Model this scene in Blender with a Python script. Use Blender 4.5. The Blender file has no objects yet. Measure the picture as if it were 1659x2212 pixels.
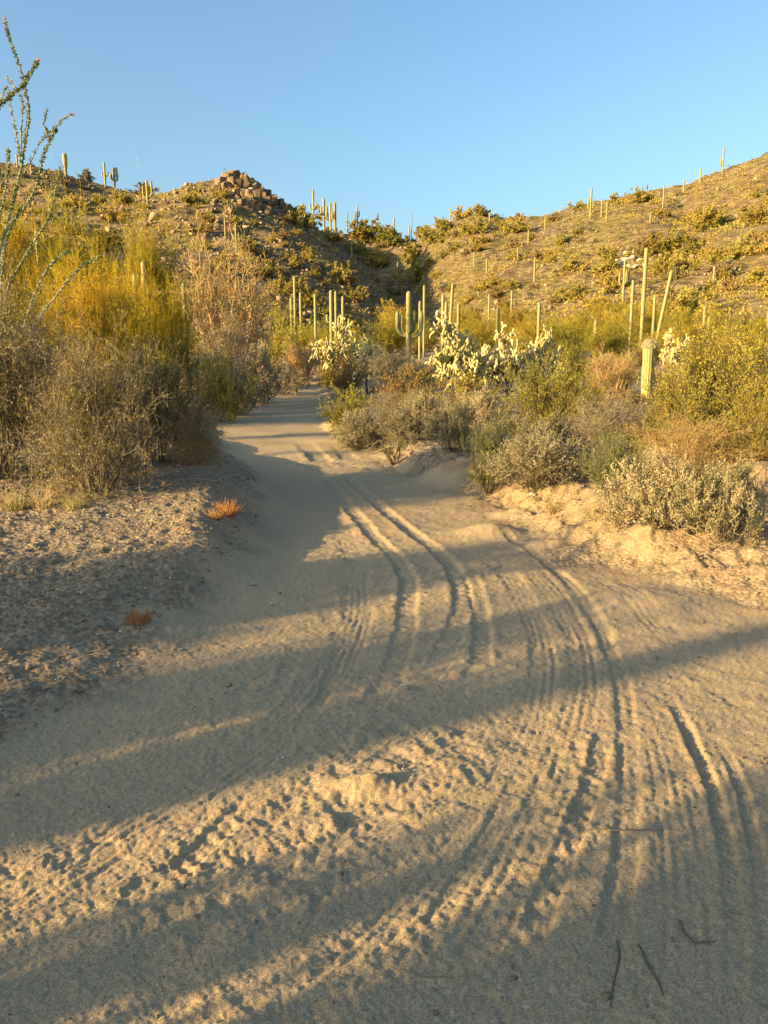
import bpy, bmesh, math
import numpy as np

# ---------------------------------------------------------------- camera, sky, sun, exposure
SC = bpy.context.scene
COL = SC.collection
F_PX, HORIZON, EYE = 788.0, 360.0, 1.6          # focal length and eye level in pixels of the 768 x 1024 picture
PITCH = math.atan((512 - HORIZON) / F_PX)
cam = bpy.data.cameras.new('camera')
cam.sensor_fit = 'VERTICAL'; cam.sensor_height = 36.0; cam.lens = 36.0 * F_PX / 1024.0
cam.clip_start = 0.05; cam.clip_end = 6000
camo = bpy.data.objects.new('camera', cam); COL.objects.link(camo)
camo.location = (0, 0, EYE); camo.rotation_euler = (math.pi / 2 - PITCH, 0, 0)
SC.camera = camo

SUN_EL, SUN_AZ = 14.0, 30.0                       # light travels to +x, turned SUN_AZ towards +y
a, e = math.radians(SUN_AZ), math.radians(SUN_EL)
TO_SUN = np.array([-math.cos(a) * math.cos(e), -math.sin(a) * math.cos(e), math.sin(e)])
sun = bpy.data.lights.new('sun', 'SUN'); sun.energy = 5.0; sun.angle = math.radians(0.55); sun.color = (1.0, 0.715, 0.33)
suno = bpy.data.objects.new('sun', sun); COL.objects.link(suno)
from mathutils import Vector
suno.rotation_euler = Vector(TO_SUN).to_track_quat('Z', 'Y').to_euler()
suno.location = (-40, -23, 20)
world = bpy.data.worlds.new('World'); SC.world = world; world.use_nodes = True
wn = world.node_tree.nodes; bg = wn['Background']
sky = wn.new('ShaderNodeTexSky'); sky.sky_type = 'NISHITA'; sky.sun_disc = False
sky.sun_elevation = e
sky.sun_rotation = math.atan2(TO_SUN[0], TO_SUN[1])
sky.altitude = 0; sky.air_density = 1.0; sky.dust_density = 3.0; sky.ozone_density = 3.0
tint = wn.new('ShaderNodeMix'); tint.data_type = 'RGBA'; tint.blend_type = 'MULTIPLY'; tint.inputs[0].default_value = 1.0; tint.inputs[7].default_value = (.99, 1.06, 1.0, 1)   # the camera's cool white balance
world.node_tree.links.new(sky.outputs[0], tint.inputs[6]); world.node_tree.links.new(tint.outputs[2], bg.inputs[0]); bg.inputs[1].default_value = 0.106
SC.view_settings.view_transform = 'Standard'; SC.view_settings.look = 'None'
SC.view_settings.exposure = 1.55; SC.view_settings.gamma = 1.0; SC.view_settings.use_curve_mapping = False

# ---------------------------------------------------------------- helpers
RNG = np.random.default_rng(11)
PX = 768 / 1659.0                                  # the positions below were read off a 1659 px wide copy of the photo

def ray(x, y):
    xc = (x * PX - 384) / F_PX; yc = (512 - y * PX) / F_PX
    return np.array([xc, math.cos(PITCH) + yc * math.sin(PITCH), -math.sin(PITCH) + yc * math.cos(PITCH)])

def at_depth(x, y, Y):
    d = ray(x, y); return np.array([0, 0, EYE]) + d * (Y / d[1])

def flat(x, y):
    d = ray(x, y); t = -EYE / d[2]; return d[0] * t, d[1] * t

def sstep(a, b, x):
    t = np.clip((x - a) / (b - a), 0, 1); return t * t * (3 - 2 * t)

def _h(ix, iy, seed):
    n = (ix.astype(np.int64) * 374761393 + iy.astype(np.int64) * 668265263 + seed * 1442695041) & 0xffffffff
    n = ((n ^ (n >> 13)) * 1274126177) & 0xffffffff
    return ((n ^ (n >> 16)) & 0xffff) / 65535.0 * 2 - 1

def noise(x, y, seed=0):
    x = np.asarray(x, float); y = np.asarray(y, float)
    ix = np.floor(x); iy = np.floor(y); fx = x - ix; fy = y - iy
    fx = fx * fx * fx * (fx * (fx * 6 - 15) + 10); fy = fy * fy * fy * (fy * (fy * 6 - 15) + 10)
    a = _h(ix, iy, seed); b = _h(ix + 1, iy, seed); c = _h(ix, iy + 1, seed); d = _h(ix + 1, iy + 1, seed)
    return (a * (1 - fx) + b * fx) * (1 - fy) + (c * (1 - fx) + d * fx) * fy

def fbm(x, y, o=4, seed=0):
    s = 0; am = 1.0
    for i in range(o):
        s = s + am * noise(x * 2 ** i + i * 17.3, y * 2 ** i - i * 9.1, seed + i); am *= .5
    return s

def make_mesh(name, V, quads=None, tris=None, smooth=True, mats=(), matidx=None):
    V = np.asarray(V, np.float32); me = bpy.data.meshes.new(name)
    q = np.zeros((0, 4), np.int32) if quads is None or len(quads) == 0 else np.asarray(quads, np.int32)
    t = np.zeros((0, 3), np.int32) if tris is None or len(tris) == 0 else np.asarray(tris, np.int32)
    me.vertices.add(len(V)); me.vertices.foreach_set('co', V.ravel())
    nl = q.size + t.size; me.loops.add(nl)
    me.loops.foreach_set('vertex_index', np.concatenate([q.ravel(), t.ravel()]).astype(np.int32))
    me.polygons.add(len(q) + len(t))
    ls = np.concatenate([np.arange(len(q)) * 4, q.size + np.arange(len(t)) * 3]).astype(np.int32)
    me.polygons.foreach_set('loop_start', ls)
    if smooth: me.polygons.foreach_set('use_smooth', np.ones(len(q) + len(t), bool))
    for m in mats: me.materials.append(m)
    if matidx is not None: me.polygons.foreach_set('material_index', np.asarray(matidx, np.int32))
    me.update(calc_edges=True)
    return me

class MB:
    """collects vertices and faces; build() links one mesh object"""
    def __init__(s): s.V = []; s.Q = []; s.T = []; s.n = 0; s.A = []
    def add(s, V, Q=None, T=None, attr=None):
        V = np.asarray(V, float).reshape(-1, 3)
        if Q is not None and len(Q): s.Q.append(np.asarray(Q) + s.n)
        if T is not None and len(T): s.T.append(np.asarray(T) + s.n)
        s.V.append(V); s.n += len(V)
        s.A.append(np.zeros(len(V)) if attr is None else np.asarray(attr))
        return s
    def mesh(s, name, mat, smooth=True, attr=None):
        me = make_mesh(name, np.concatenate(s.V), np.concatenate(s.Q) if s.Q else None, np.concatenate(s.T) if s.T else None, smooth, [mat])
        if attr:
            at = me.attributes.new(attr, 'FLOAT', 'POINT'); at.data.foreach_set('value', np.concatenate(s.A).astype(np.float32))
        return me

def link(name, me, parent=None):
    o = bpy.data.objects.new(name, me); COL.objects.link(o)
    if parent is not None: o.parent = parent
    return o

def tag(o, label=None, cat=None, group=None, kind=None):
    if label: o['label'] = label
    if cat: o['category'] = cat
    if group: o['group'] = group
    if kind: o['kind'] = kind
    return o

def empty(name, loc, rz=0.0, sc=1.0):
    o = bpy.data.objects.new(name, None); COL.objects.link(o)
    o.empty_display_size = 0.2
    o.location = loc; o.rotation_euler = (0, 0, rz); o.scale = (sc, sc, sc) if np.isscalar(sc) else sc
    return o

def unit(v): return v / np.maximum(np.linalg.norm(v, axis=-1, keepdims=True), 1e-9)

def tubes(P, R, k=3):
    """P (N,S,3) polylines, R (N,S) radii -> open tubes with k sides"""
    N, S, _ = P.shape
    T = np.gradient(P, axis=1) if S > 1 else P * 0
    T = unit(T)
    ref = np.where(np.abs(T[:, :1, 2:3]) > .9, np.array([1., 0, 0]), np.array([0, 0, 1.]))
    A = unit(np.cross(T, np.broadcast_to(ref, T.shape))); B = np.cross(T, A)
    th = np.arange(k) * 2 * math.pi / k
    V = P[:, :, None, :] + R[:, :, None, None] * (np.cos(th)[None, None, :, None] * A[:, :, None, :] + np.sin(th)[None, None, :, None] * B[:, :, None, :])
    i = np.arange(N)[:, None, None] * S * k + np.arange(S - 1)[None, :, None] * k
    j = np.arange(k)[None, None, :]; j2 = (j + 1) % k
    Q = np.stack([i + j, i + j2, i + k + j2, i + k + j], -1).reshape(-1, 4)
    return V.reshape(-1, 3), Q

def grow(rng, P, R, n, tr, L, S, ang, up=0.0, wig=.12, rs=.6, rmin=.002, droop=0.0, weight=None):
    """n children on the parent polylines P, all at once"""
    N, Sp, _ = P.shape
    idx = rng.integers(0, N, n) if weight is None else rng.choice(N, n, p=weight / weight.sum())
    t = rng.uniform(tr[0], tr[1], n) * (Sp - 1); i0 = np.minimum(t.astype(int), Sp - 2); f = (t - i0)[:, None]
    p = P[idx, i0] * (1 - f) + P[idx, i0 + 1] * f
    r = R[idx, i0] * (1 - f[:, 0]) + R[idx, i0 + 1] * f[:, 0]
    T = unit(P[idx, i0 + 1] - P[idx, i0])
    v = rng.normal(size=(n, 3)); v -= (v * T).sum(1, keepdims=True) * T; v = unit(v)
    an = rng.uniform(ang[0], ang[1], n)[:, None]
    D = np.cos(an) * T + np.sin(an) * v
    ln = rng.uniform(L[0], L[1], n)[:, None] / (S - 1)
    out = np.zeros((n, S, 3)); out[:, 0] = p
    for s in range(1, S):
        D = D + rng.normal(size=(n, 3)) * wig
        D[:, 2] += up - droop * s / S
        D = unit(D); p = p + D * ln; out[:, s] = p
    r0 = np.maximum(r * rs, rmin)
    Rn = np.maximum(r0[:, None] * np.linspace(1, .35, S)[None], rmin * .6)
    return out, Rn

def leaves(rng, P, n, tr, l, w, spread=1.0, up=0.2):
    """n diamond leaves along the polylines"""
    N, Sp, _ = P.shape
    idx = rng.integers(0, N, n); t = rng.uniform(tr[0], tr[1], n) * (Sp - 1); i0 = np.minimum(t.astype(int), Sp - 2); f = (t - i0)[:, None]
    p = P[idx, i0] * (1 - f) + P[idx, i0 + 1] * f
    T = unit(P[idx, i0 + 1] - P[idx, i0])
    D = unit(T * (1 - .5 * spread) + rng.normal(size=(n, 3)) * spread * .7 + np.array([0, 0, up]))
    s = unit(np.cross(D, rng.normal(size=(n, 3))))
    ll = rng.uniform(l[0], l[1], n)[:, None]; ww = ll * w
    nn = np.cross(D, s)
    V = np.stack([p, p + D * ll * .5 + s * ww * .5 + nn * ww * .15, p + D * ll, p + D * ll * .5 - s * ww * .5 + nn * ww * .15], 1).reshape(-1, 3)
    return V, np.arange(n * 4).reshape(-1, 4)

# ---------------------------------------------------------------- materials
def newmat(name):
    m = bpy.data.materials.new(name); m.use_nodes = True
    nt = m.node_tree; nt.nodes.clear()
    return m, nt, nt.nodes.new('ShaderNodeOutputMaterial')

def nd(nt, typ, ins=None, **kw):
    n = nt.nodes.new(typ)
    for k, v in kw.items(): setattr(n, k, v)
    for k, v in (ins or {}).items():
        if hasattr(v, 'is_linked') or isinstance(v, bpy.types.NodeSocket): nt.links.new(v, n.inputs[k])
        else: n.inputs[k].default_value = v
    return n

def mixc(nt, fac, c1, c2, mode='MIX'):
    n = nt.nodes.new('ShaderNodeMix'); n.data_type = 'RGBA'; n.blend_type = mode
    for i, v in ((0, fac), (6, c1), (7, c2)):
        if isinstance(v, bpy.types.NodeSocket): nt.links.new(v, n.inputs[i])
        else: n.inputs[i].default_value = v if i == 0 else (*v[:3], 1)
    return n.outputs[2]

def leaf_mat(name, c1, c2, trans=.25, c3=None, rough=.7):
    """leaf colour varies from leaf to leaf and a little from plant to plant"""
    m, nt, out = newmat(name)
    g = nd(nt, 'ShaderNodeNewGeometry'); oi = nd(nt, 'ShaderNodeObjectInfo')
    c = mixc(nt, g.outputs['Random Per Island'], c1, c2)
    if c3:
        tc = nd(nt, 'ShaderNodeTexCoord'); nz = nd(nt, 'ShaderNodeTexNoise', {'Vector': tc.outputs['Object'], 'Scale': 2.6, 'Detail': 2.0})
        mr = nd(nt, 'ShaderNodeMapRange', {'Value': nz.outputs['Fac'], 'From Min': .46, 'From Max': .64})
        c = mixc(nt, mr.outputs[0], c, c3)
    hs = nd(nt, 'ShaderNodeHueSaturation', {'Color': c})
    mp = nd(nt, 'ShaderNodeMapRange', {'Value': oi.outputs['Random'], 'To Min': .82, 'To Max': 1.18}); nt.links.new(mp.outputs[0], hs.inputs['Value'])
    mp = nd(nt, 'ShaderNodeMapRange', {'Value': oi.outputs['Random'], 'To Min': .512, 'To Max': .488}); nt.links.new(mp.outputs[0], hs.inputs['Hue'])
    d = nd(nt, 'ShaderNodeBsdfPrincipled', {'Base Color': hs.outputs[0], 'Roughness': rough, 'Specular IOR Level': .25})
    if trans > 0:
        t = nd(nt, 'ShaderNodeBsdfTranslucent', {'Color': hs.outputs[0]})
        mx = nd(nt, 'ShaderNodeMixShader', {0: trans, 1: d.outputs[0], 2: t.outputs[0]}); nt.links.new(mx.outputs[0], out.inputs[0])
    else: nt.links.new(d.outputs[0], out.inputs[0])
    return m

M = {}
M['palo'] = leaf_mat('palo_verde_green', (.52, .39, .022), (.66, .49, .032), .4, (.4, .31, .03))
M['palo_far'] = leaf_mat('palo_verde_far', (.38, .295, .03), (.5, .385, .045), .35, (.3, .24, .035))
M['palo_bark'] = leaf_mat('palo_verde_bark', (.16, .15, .06), (.2, .18, .08), 0)
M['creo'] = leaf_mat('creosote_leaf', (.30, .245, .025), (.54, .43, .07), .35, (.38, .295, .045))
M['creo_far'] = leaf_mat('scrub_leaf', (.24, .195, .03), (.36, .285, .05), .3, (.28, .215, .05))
M['hill_leaf'] = leaf_mat('hill_bush_leaf', (.38, .31, .06), (.58, .46, .11), .4, (.32, .25, .06))
M['hill_leaf_brown'] = leaf_mat('brown_bush_leaf', (.3, .215, .08), (.44, .33, .14), .35, (.24, .17, .06))
M['twig_dark'] = leaf_mat('dark_twig', (.055, .042, .03), (.12, .09, .06), 0)
M['twig_grey'] = leaf_mat('grey_twig', (.13, .1, .055), (.34, .28, .165), 0, (.1, .075, .042))
M['twig_brown'] = leaf_mat('brown_twig', (.36, .21, .085), (.56, .36, .16), 0, (.42, .29, .15))
M['grey_leaf'] = leaf_mat('bursage_leaf', (.24, .2, .11), (.40, .335, .2), .2, (.2, .16, .09))
M['pale_leaf'] = leaf_mat('pale_dry_leaf', (.36, .285, .15), (.54, .44, .25), .2, (.32, .26, .14))
M['small_leaf'] = leaf_mat('small_grey_leaf', (.16, .125, .035), (.38, .295, .10), .25, (.26, .205, .05))
M['orange_leaf'] = leaf_mat('rusty_leaf', (.24, .14, .03), (.34, .21, .06), .2, (.2, .16, .04))
M['green_leaf'] = leaf_mat('fresh_leaf', (.15, .17, .05), (.28, .29, .10), .25)
M['dry_grass'] = leaf_mat('dry_grass', (.36, .27, .1), (.55, .43, .2), .25)
M['rust_grass'] = leaf_mat('rusty_grass', (.4, .16, .04), (.55, .27, .08), .2)
M['cholla'] = leaf_mat('cholla_joint', (.42, .34, .14), (.6, .5, .24), .0, (.36, .29, .1))
M['cholla_bark'] = leaf_mat('cholla_bark', (.05, .038, .025), (.09, .07, .045), 0)
M['oco'] = leaf_mat('ocotillo_bark', (.2, .19, .13), (.28, .26, .18), 0)
M['oco_leaf'] = leaf_mat('ocotillo_leaf', (.14, .17, .06), (.25, .27, .10), .25)
M['oco_red'] = leaf_mat('ocotillo_flower', (.5, .26, .2), (.6, .36, .3), .2)
M['litter'] = leaf_mat('dry_litter', (.16, .11, .065), (.34, .26, .17), 0)

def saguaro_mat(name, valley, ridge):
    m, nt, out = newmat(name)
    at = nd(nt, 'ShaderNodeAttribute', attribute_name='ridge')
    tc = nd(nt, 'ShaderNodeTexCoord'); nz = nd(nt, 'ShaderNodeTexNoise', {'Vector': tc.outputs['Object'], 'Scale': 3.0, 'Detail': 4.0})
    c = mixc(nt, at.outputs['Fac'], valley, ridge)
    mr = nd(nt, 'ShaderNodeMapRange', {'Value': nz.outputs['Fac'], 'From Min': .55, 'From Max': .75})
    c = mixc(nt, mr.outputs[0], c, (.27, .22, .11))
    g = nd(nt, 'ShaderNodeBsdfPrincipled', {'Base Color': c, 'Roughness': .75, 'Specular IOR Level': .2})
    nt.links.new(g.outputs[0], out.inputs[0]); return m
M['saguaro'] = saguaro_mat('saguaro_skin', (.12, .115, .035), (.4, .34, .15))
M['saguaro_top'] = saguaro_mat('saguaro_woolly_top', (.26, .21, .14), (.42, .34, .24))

def rock_mat(name, c1, c2, c3, scale=2.0, bump=.4):
    m, nt, out = newmat(name)
    tc = nd(nt, 'ShaderNodeTexCoord'); oi = nd(nt, 'ShaderNodeObjectInfo')
    g = nd(nt, 'ShaderNodeNewGeometry')
    n1 = nd(nt, 'ShaderNodeTexNoise', {'Vector': tc.outputs['Object'], 'Scale': scale, 'Detail': 6.0, 'Roughness': .65})
    n2 = nd(nt, 'ShaderNodeTexNoise', {'Vector': tc.outputs['Object'], 'Scale': scale * 9, 'Detail': 4.0})
    c = mixc(nt, n1.outputs['Fac'], c1, c2)
    mr = nd(nt, 'ShaderNodeMapRange', {'Value': n2.outputs['Fac'], 'From Min': .52, 'From Max': .72})
    c = mixc(nt, mr.outputs[0], c, c3)
    ad = nd(nt, 'ShaderNodeMath', {0: oi.outputs['Random'], 1: g.outputs['Random Per Island']}, operation='ADD')
    fr = nd(nt, 'ShaderNodeMath', {0: ad.outputs[0]}, operation='FRACT')
    mp = nd(nt, 'ShaderNodeMapRange', {'Value': fr.outputs[0], 'To Min': .7, 'To Max': 1.25})
    hs = nd(nt, 'ShaderNodeHueSaturation', {'Color': c, 'Value': mp.outputs[0]})
    b = nd(nt, 'ShaderNodeBump', {'Height': n2.outputs['Fac'], 'Strength': bump, 'Distance': .08 / scale})
    d = nd(nt, 'ShaderNodeBsdfPrincipled', {'Base Color': hs.outputs[0], 'Roughness': .9, 'Specular IOR Level': .15, 'Normal': b.outputs[0]})
    nt.links.new(d.outputs[0], out.inputs[0]); return m
M['rock'] = rock_mat('tan_rock', (.24, .165, .1), (.37, .265, .165), (.16, .115, .07), 1.0)
M['rock_dark'] = rock_mat('weathered_boulder', (.15, .1, .06), (.26, .18, .11), (.08, .06, .04), .8)
M['quartz'] = rock_mat('white_quartz', (.36, .32, .26), (.5, .46, .4), (.25, .21, .16), .8)
M['stone'] = rock_mat('pale_stone', (.4, .34, .26), (.55, .48, .39), (.28, .22, .16), 8.0)
M['pebble'] = rock_mat('gravel', (.15, .108, .068), (.32, .24, .155), (.11, .08, .052), 20.0, .1)
M['bark'] = rock_mat('dead_wood', (.12, .09, .06), (.22, .17, .115), (.08, .06, .04), 14.0)

def ground_mat():
    m, nt, out = newmat('desert_soil')
    tc = nd(nt, 'ShaderNodeTexCoord'); P = tc.outputs['Object']
    road = nd(nt, 'ShaderNodeAttribute', attribute_name='road').outputs['Fac']
    hill = nd(nt, 'ShaderNodeAttribute', attribute_name='hill').outputs['Fac']
    clay = nd(nt, 'ShaderNodeAttribute', attribute_name='clay').outputs['Fac']
    def nz(s, d=5.0, r=.6): return nd(nt, 'ShaderNodeTexNoise', {'Vector': P, 'Scale': s, 'Detail': d, 'Roughness': r}).outputs['Fac']
    big = nz(.7); mid = nz(6.0); fine = nz(60.0, 4.0, .75); grit = nz(150.0, 4.0, .8)
    sand = mixc(nt, big, (.43, .31, .17), (.5, .37, .215))
    gr = nd(nt, 'ShaderNodeMapRange', {'Value': grit, 'From Min': .42, 'From Max': .56}).outputs[0]
    sand = mixc(nt, gr, (.27, .195, .12), sand)
    fm = nd(nt, 'ShaderNodeMapRange', {'Value': fine, 'From Min': .56, 'From Max': .72}).outputs[0]
    sand = mixc(nt, fm, sand, (.56, .45, .31))
    soil = mixc(nt, mid, (.19, .135, .08), (.34, .25, .155))
    vor = nd(nt, 'ShaderNodeTexVoronoi', {'Vector': P, 'Scale': 38.0, 'Randomness': 1.0})
    vs = nd(nt, 'ShaderNodeSeparateColor', {0: vor.outputs['Color']}).outputs[0]
    peb = nd(nt, 'ShaderNodeMapRange', {'Value': vs, 'From Min': .2, 'From Max': 1.0}).outputs[0]
    soil2 = mixc(nt, peb, (.14, .1, .065), (.4, .31, .2))
    soil = mixc(nt, .55, soil, soil2)
    c = mixc(nt, road, soil, sand)
    c = mixc(nt, clay, c, mixc(nt, mid, (.26, .165, .08), (.37, .25, .135)))
    hn = nz(.09, 8.0, .65)
    mp = nd(nt, 'ShaderNodeMapping', {'Vector': P, 'Scale': (.42, .42, 1.9)})
    hn2 = nd(nt, 'ShaderNodeTexNoise', {'Vector': mp.outputs[0], 'Scale': 1.0, 'Detail': 7.0, 'Roughness': .72}).outputs['Fac']
    hr = nd(nt, 'ShaderNodeMapRange', {'Value': hn2, 'From Min': .4, 'From Max': .6}).outputs[0]
    hc = mixc(nt, hr, (.11, .073, .04), (.38, .275, .16))
    hm = nd(nt, 'ShaderNodeMapRange', {'Value': hn, 'From Min': .42, 'From Max': .6}).outputs[0]
    hc = mixc(nt, hm, hc, mixc(nt, hr, (.14, .105, .035), (.33, .25, .1)))
    c = mixc(nt, hill, c, hc)
    # relief
    h1 = nd(nt, 'ShaderNodeMath', {0: fine, 1: .6}, operation='MULTIPLY').outputs[0]
    h2 = nd(nt, 'ShaderNodeMath', {0: grit, 1: .35}, operation='MULTIPLY').outputs[0]
    hh = nd(nt, 'ShaderNodeMath', {0: h1, 1: h2}, operation='ADD').outputs[0]
    vd = nd(nt, 'ShaderNodeMath', {0: vor.outputs['Distance'], 1: -1.0}, operation='MULTIPLY').outputs[0]
    inv = nd(nt, 'ShaderNodeMath', {0: 1.0, 1: road}, operation='SUBTRACT').outputs[0]
    vd = nd(nt, 'ShaderNodeMath', {0: vd, 1: inv}, operation='MULTIPLY').outputs[0]
    hh = nd(nt, 'ShaderNodeMath', {0: hh, 1: vd}, operation='ADD').outputs[0]
    b1 = nd(nt, 'ShaderNodeBump', {'Height': hh, 'Strength': .7, 'Distance': .016})
    hb = nd(nt, 'ShaderNodeMath', {0: hn2, 1: hill}, operation='MULTIPLY').outputs[0]
    b2 = nd(nt, 'ShaderNodeBump', {'Height': hb, 'Strength': 1.0, 'Distance': 1.7, 'Normal': b1.outputs[0]})
    d = nd(nt, 'ShaderNodeBsdfPrincipled', {'Base Color': c, 'Roughness': .95, 'Specular IOR Level': .1, 'Normal': b2.outputs[0]})
    nt.links.new(d.outputs[0], out.inputs[0]); return m
M['ground'] = ground_mat()

# ---------------------------------------------------------------- the lie of the land
def tab(pts, width):
    """a smooth curve through (y, value) pairs"""
    p = np.array(pts, float); yy = np.linspace(-80, 120, 4001); v = np.interp(yy, p[:, 0], p[:, 1])
    # smoothing grows with distance
    out = v.copy()
    for w, lo in ((width, -80), (width * 3, 12), (width * 8, 25)):
        k = max(1, int(w / .05)); ker = np.hanning(2 * k + 3); ker /= ker.sum()
        sm = np.convolve(np.pad(v, k + 1, 'edge'), ker, 'valid'); m = sstep(lo, lo + 4, yy) if lo > -80 else 1.0
        out = out * (1 - m) + sm * m
    return lambda y: np.interp(y, yy, out)
XL = tab([(-80, -8), (-6, -6), (0, -4), (1, -3), (2, -2.05), (2.6, -1.55), (3.7, -1.25), (5.1, -1.08), (5.7, -1.0), (7.3, -1.02), (8.45, -1.22), (10.5, -1.7), (13.65, -2.75), (18.2, -3.95), (27.3, -5.5), (46, -7.2), (75, -11)], .7)
XR = tab([(-80, 8), (-6, 6), (0, 5), (3.4, 4.2), (4.4, 3.0), (5.2, 2.25), (6.4, 1.62), (8.74, 1.22), (9.7, 1.0), (10.5, .55), (13.65, -.2), (18.2, -1.35), (27.3, -2.4), (46, -3.7), (75, -7)], .6)
HL = tab([(-80, .05), (2, .06), (4, .15), (5.5, .25), (7, .33), (9, .44), (11, .42), (13, .3), (17, .14), (25, .06), (120, .05)], 1.0)
HR = tab([(-80, .05), (2, .08), (4, .16), (5.5, .27), (7, .36), (9, .34), (11, .28), (13, .2), (17, .2), (25, .15), (120, .12)], 1.0)

def px_slope(x, y):                                     # of a skyline pixel (768 wide): bearing and rise
    d = ray(x / PX, y / PX); return d[0] / d[1], d[2] / d[1]
SKY = [(-500, 140, 205), (-200, 150, 212), (-60, 160, 218), (0, 165, 220), (30, 167, 220), (60, 173, 222), (80, 180, 224), (100, 186, 226), (130, 191, 226), (160, 193, 226), (200, 196, 226), (245, 202, 236),
       (290, 214, 255), (320, 219, 268), (340, 221, 274), (380, 224, 276), (405, 222, 268), (418, 218, 255), (428, 214, 246), (447, 213, 240), (480, 212, 236), (500, 217, 236), (540, 217, 232), (570, 212, 228), (592, 204, 224),
       (639, 193, 217), (685, 184, 211), (722, 171, 206), (768, 151, 201), (830, 128, 196), (920, 105, 190), (1200, 90, 190)]
_su = np.array([px_slope(a, b)[0] for a, b, c in SKY]); _se = np.array([px_slope(a, b)[1] for a, b, c in SKY]); _sd = np.array([c for a, b, c in SKY], float)
_sf = np.interp(_su, [-.6, -.3, 0, .15, .5], [95, 98, 112, 92, 72])
KN = (-.178 * 205, 205.0)                               # the rocky knoll

def land(x, y):
    x = np.asarray(x, float); y = np.asarray(y, float)
    s = sstep(-3, 7, x); ys = 46 * (1 - s) + 27 * s
    z = .006 * np.clip(y - 8, 0, 60) + .052 * np.log1p(np.exp(np.clip((y - ys) / 5, -30, 30))) * 5 * sstep(-300, 400, 400 - np.clip(y - 90, 0, 400))
    z = z + .012 * np.clip(-x - 9, 0, 60) * sstep(10, 60, y)
    # hills
    yy = np.maximum(y, 20.0); u = np.clip(x / yy, -1.2, 1.2)
    D = np.interp(u, _su, _sd); E_ = np.interp(u, _su, _se); Df = np.interp(u, _su, _sf)
    zc = EYE + E_ * D
    t = (y - Df) / (D - Df)
    far = np.clip(t - 1, 0, 8)
    P = np.where(t < 0, t * .9, np.where(t < 1, 0.93 * np.clip(t, 0, 1) ** 1.15 + .07 * np.sin(np.clip(t, 0, 1) * math.pi / 2), 1 - .9 * far ** 2 / (1 + far * 1.6)))
    P = np.maximum(P, -.6)
    # soften the crest
    fl = .052 * np.maximum(Df - 45, 0) + .4
    zh = fl + (zc - fl) * P
    k = 2.5
    w = np.clip((zh - z) / (2 * k) + .5, 0, 1)
    z2 = z * (1 - w) + zh * w + k * w * (1 - w)
    # gully below the saddle
    gx = np.interp(y, [90, 130, 200, 275], [6, 4.5, 3, -4]); gw = np.interp(y, [90, 275], [10, 17])
    g = np.exp(-((x - gx) / gw) ** 2) * sstep(95, 150, y) * sstep(300, 262, y)
    z2 = z2 - 12 * g
    # spurs and small gullies running down the slopes
    m = sstep(100, 150, y) * (1 - .6 * sstep(180, 212, y)) * sstep(330, 240, y)
    z2 = z2 + m * (2.6 * noise(x / 21 + .3 * noise(x / 40, y / 40, 5), y / 85, 3) + 1.0 * noise(x / 8, y / 26, 4))
    # knoll
    dx = x - KN[0]; dy = y - KN[1]
    sl = np.where(dx > 0, .80, .36)
    r = np.sqrt((dx * sl) ** 2 + (dy * np.where(dy < 0, .46, .7)) ** 2 + 2.2 ** 2)
    zk = 47.0 - r + .9 * noise(x / 9, y / 9, 8)
    d = zk - z2; kk = 3.0; w = np.clip(d / (2 * kk) + .5, 0, 1)
    z2 = z2 * (1 - w) + zk * w + kk * w * (1 - w)
    # hill beside the left edge of the view; it throws the shade on the lower slopes
    bx, by = x + 95, y - 112
    z2 = z2 + 28 * np.exp(-((bx * .87 + by * .5) / 18) ** 2 - ((-bx * .5 + by * .87) / 16) ** 2)
    hm = sstep(85, 125, y) * sstep(330, 280, y)
    z2 = z2 + hm * (.55 * noise(x / 2.3, y / 2.3, 76) + .4 * np.abs(noise(x / 1.1, y / 1.3, 77)))
    # road cutting
    xl, xr = XL(y), XR(y); dl = xl - x; dr = x - xr
    wob = .25 * noise(x * .9, y * .9, 21) + .12 * noise(x * 2.7, y * 2.7, 22)
    bl = HL(y) * sstep(-.15, .75, dl + wob * .8)
    br = HR(y) * sstep(-.1, .7, dr + wob)
    nr = sstep(90, 50, y)
    z2 = z2 + (bl + br) * nr
    near = sstep(60, 25, y)
    out = np.clip(np.maximum(dl, dr), 0, 1)
    z2 = z2 + near * (.05 * noise(x * .35, y * .35, 31) * (0.3 + out) + .02 * noise(x * 1.3, y * 1.3, 32) + out * .022 * noise(x * 3.1, y * 3.1, 33))
    bank = sstep(-.1, .15, dr) * sstep(1.1, .6, dr) * near
    z2 = z2 + bank * (.04 * noise(x * 2.4, y * 2.4, 34) + .03 * np.abs(noise(x * 5.5, y * 5.5, 36)) + .028 * noise(x * 11, y * 11, 35) + .016 * noise(x * 23, y * 23, 37))
    # slumped mounds along the right bank
    for (mx, my, mh, mr) in MOUNDS:
        z2 = z2 + mh * np.exp(-(((x - mx) / mr) ** 2 + ((y - my) / (mr * .8)) ** 2))
    return z2
MOUNDS = []
for (a_, b_, h_, r_) in [(1190, 1120, .09, .22), (1265, 1135, .07, .18), (1060, 1095, .10, .28), (930, 1012, .05, .22), (1010, 1000, .05, .25), (870, 1018, -.10, .18), (1400, 1225, .05, .35), (640, 990, .07, .4), (760, 960, .06, .35), (640, 960, -.05, .3)]:
    q_ = flat(a_, b_); s_ = (EYE - .25) / EYE if a_ > 1000 else 1.0
    MOUNDS.append((q_[0] * s_, q_[1] * s_, h_, r_ * (1 if q_[1] < 10 else 1.6)))

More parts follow.
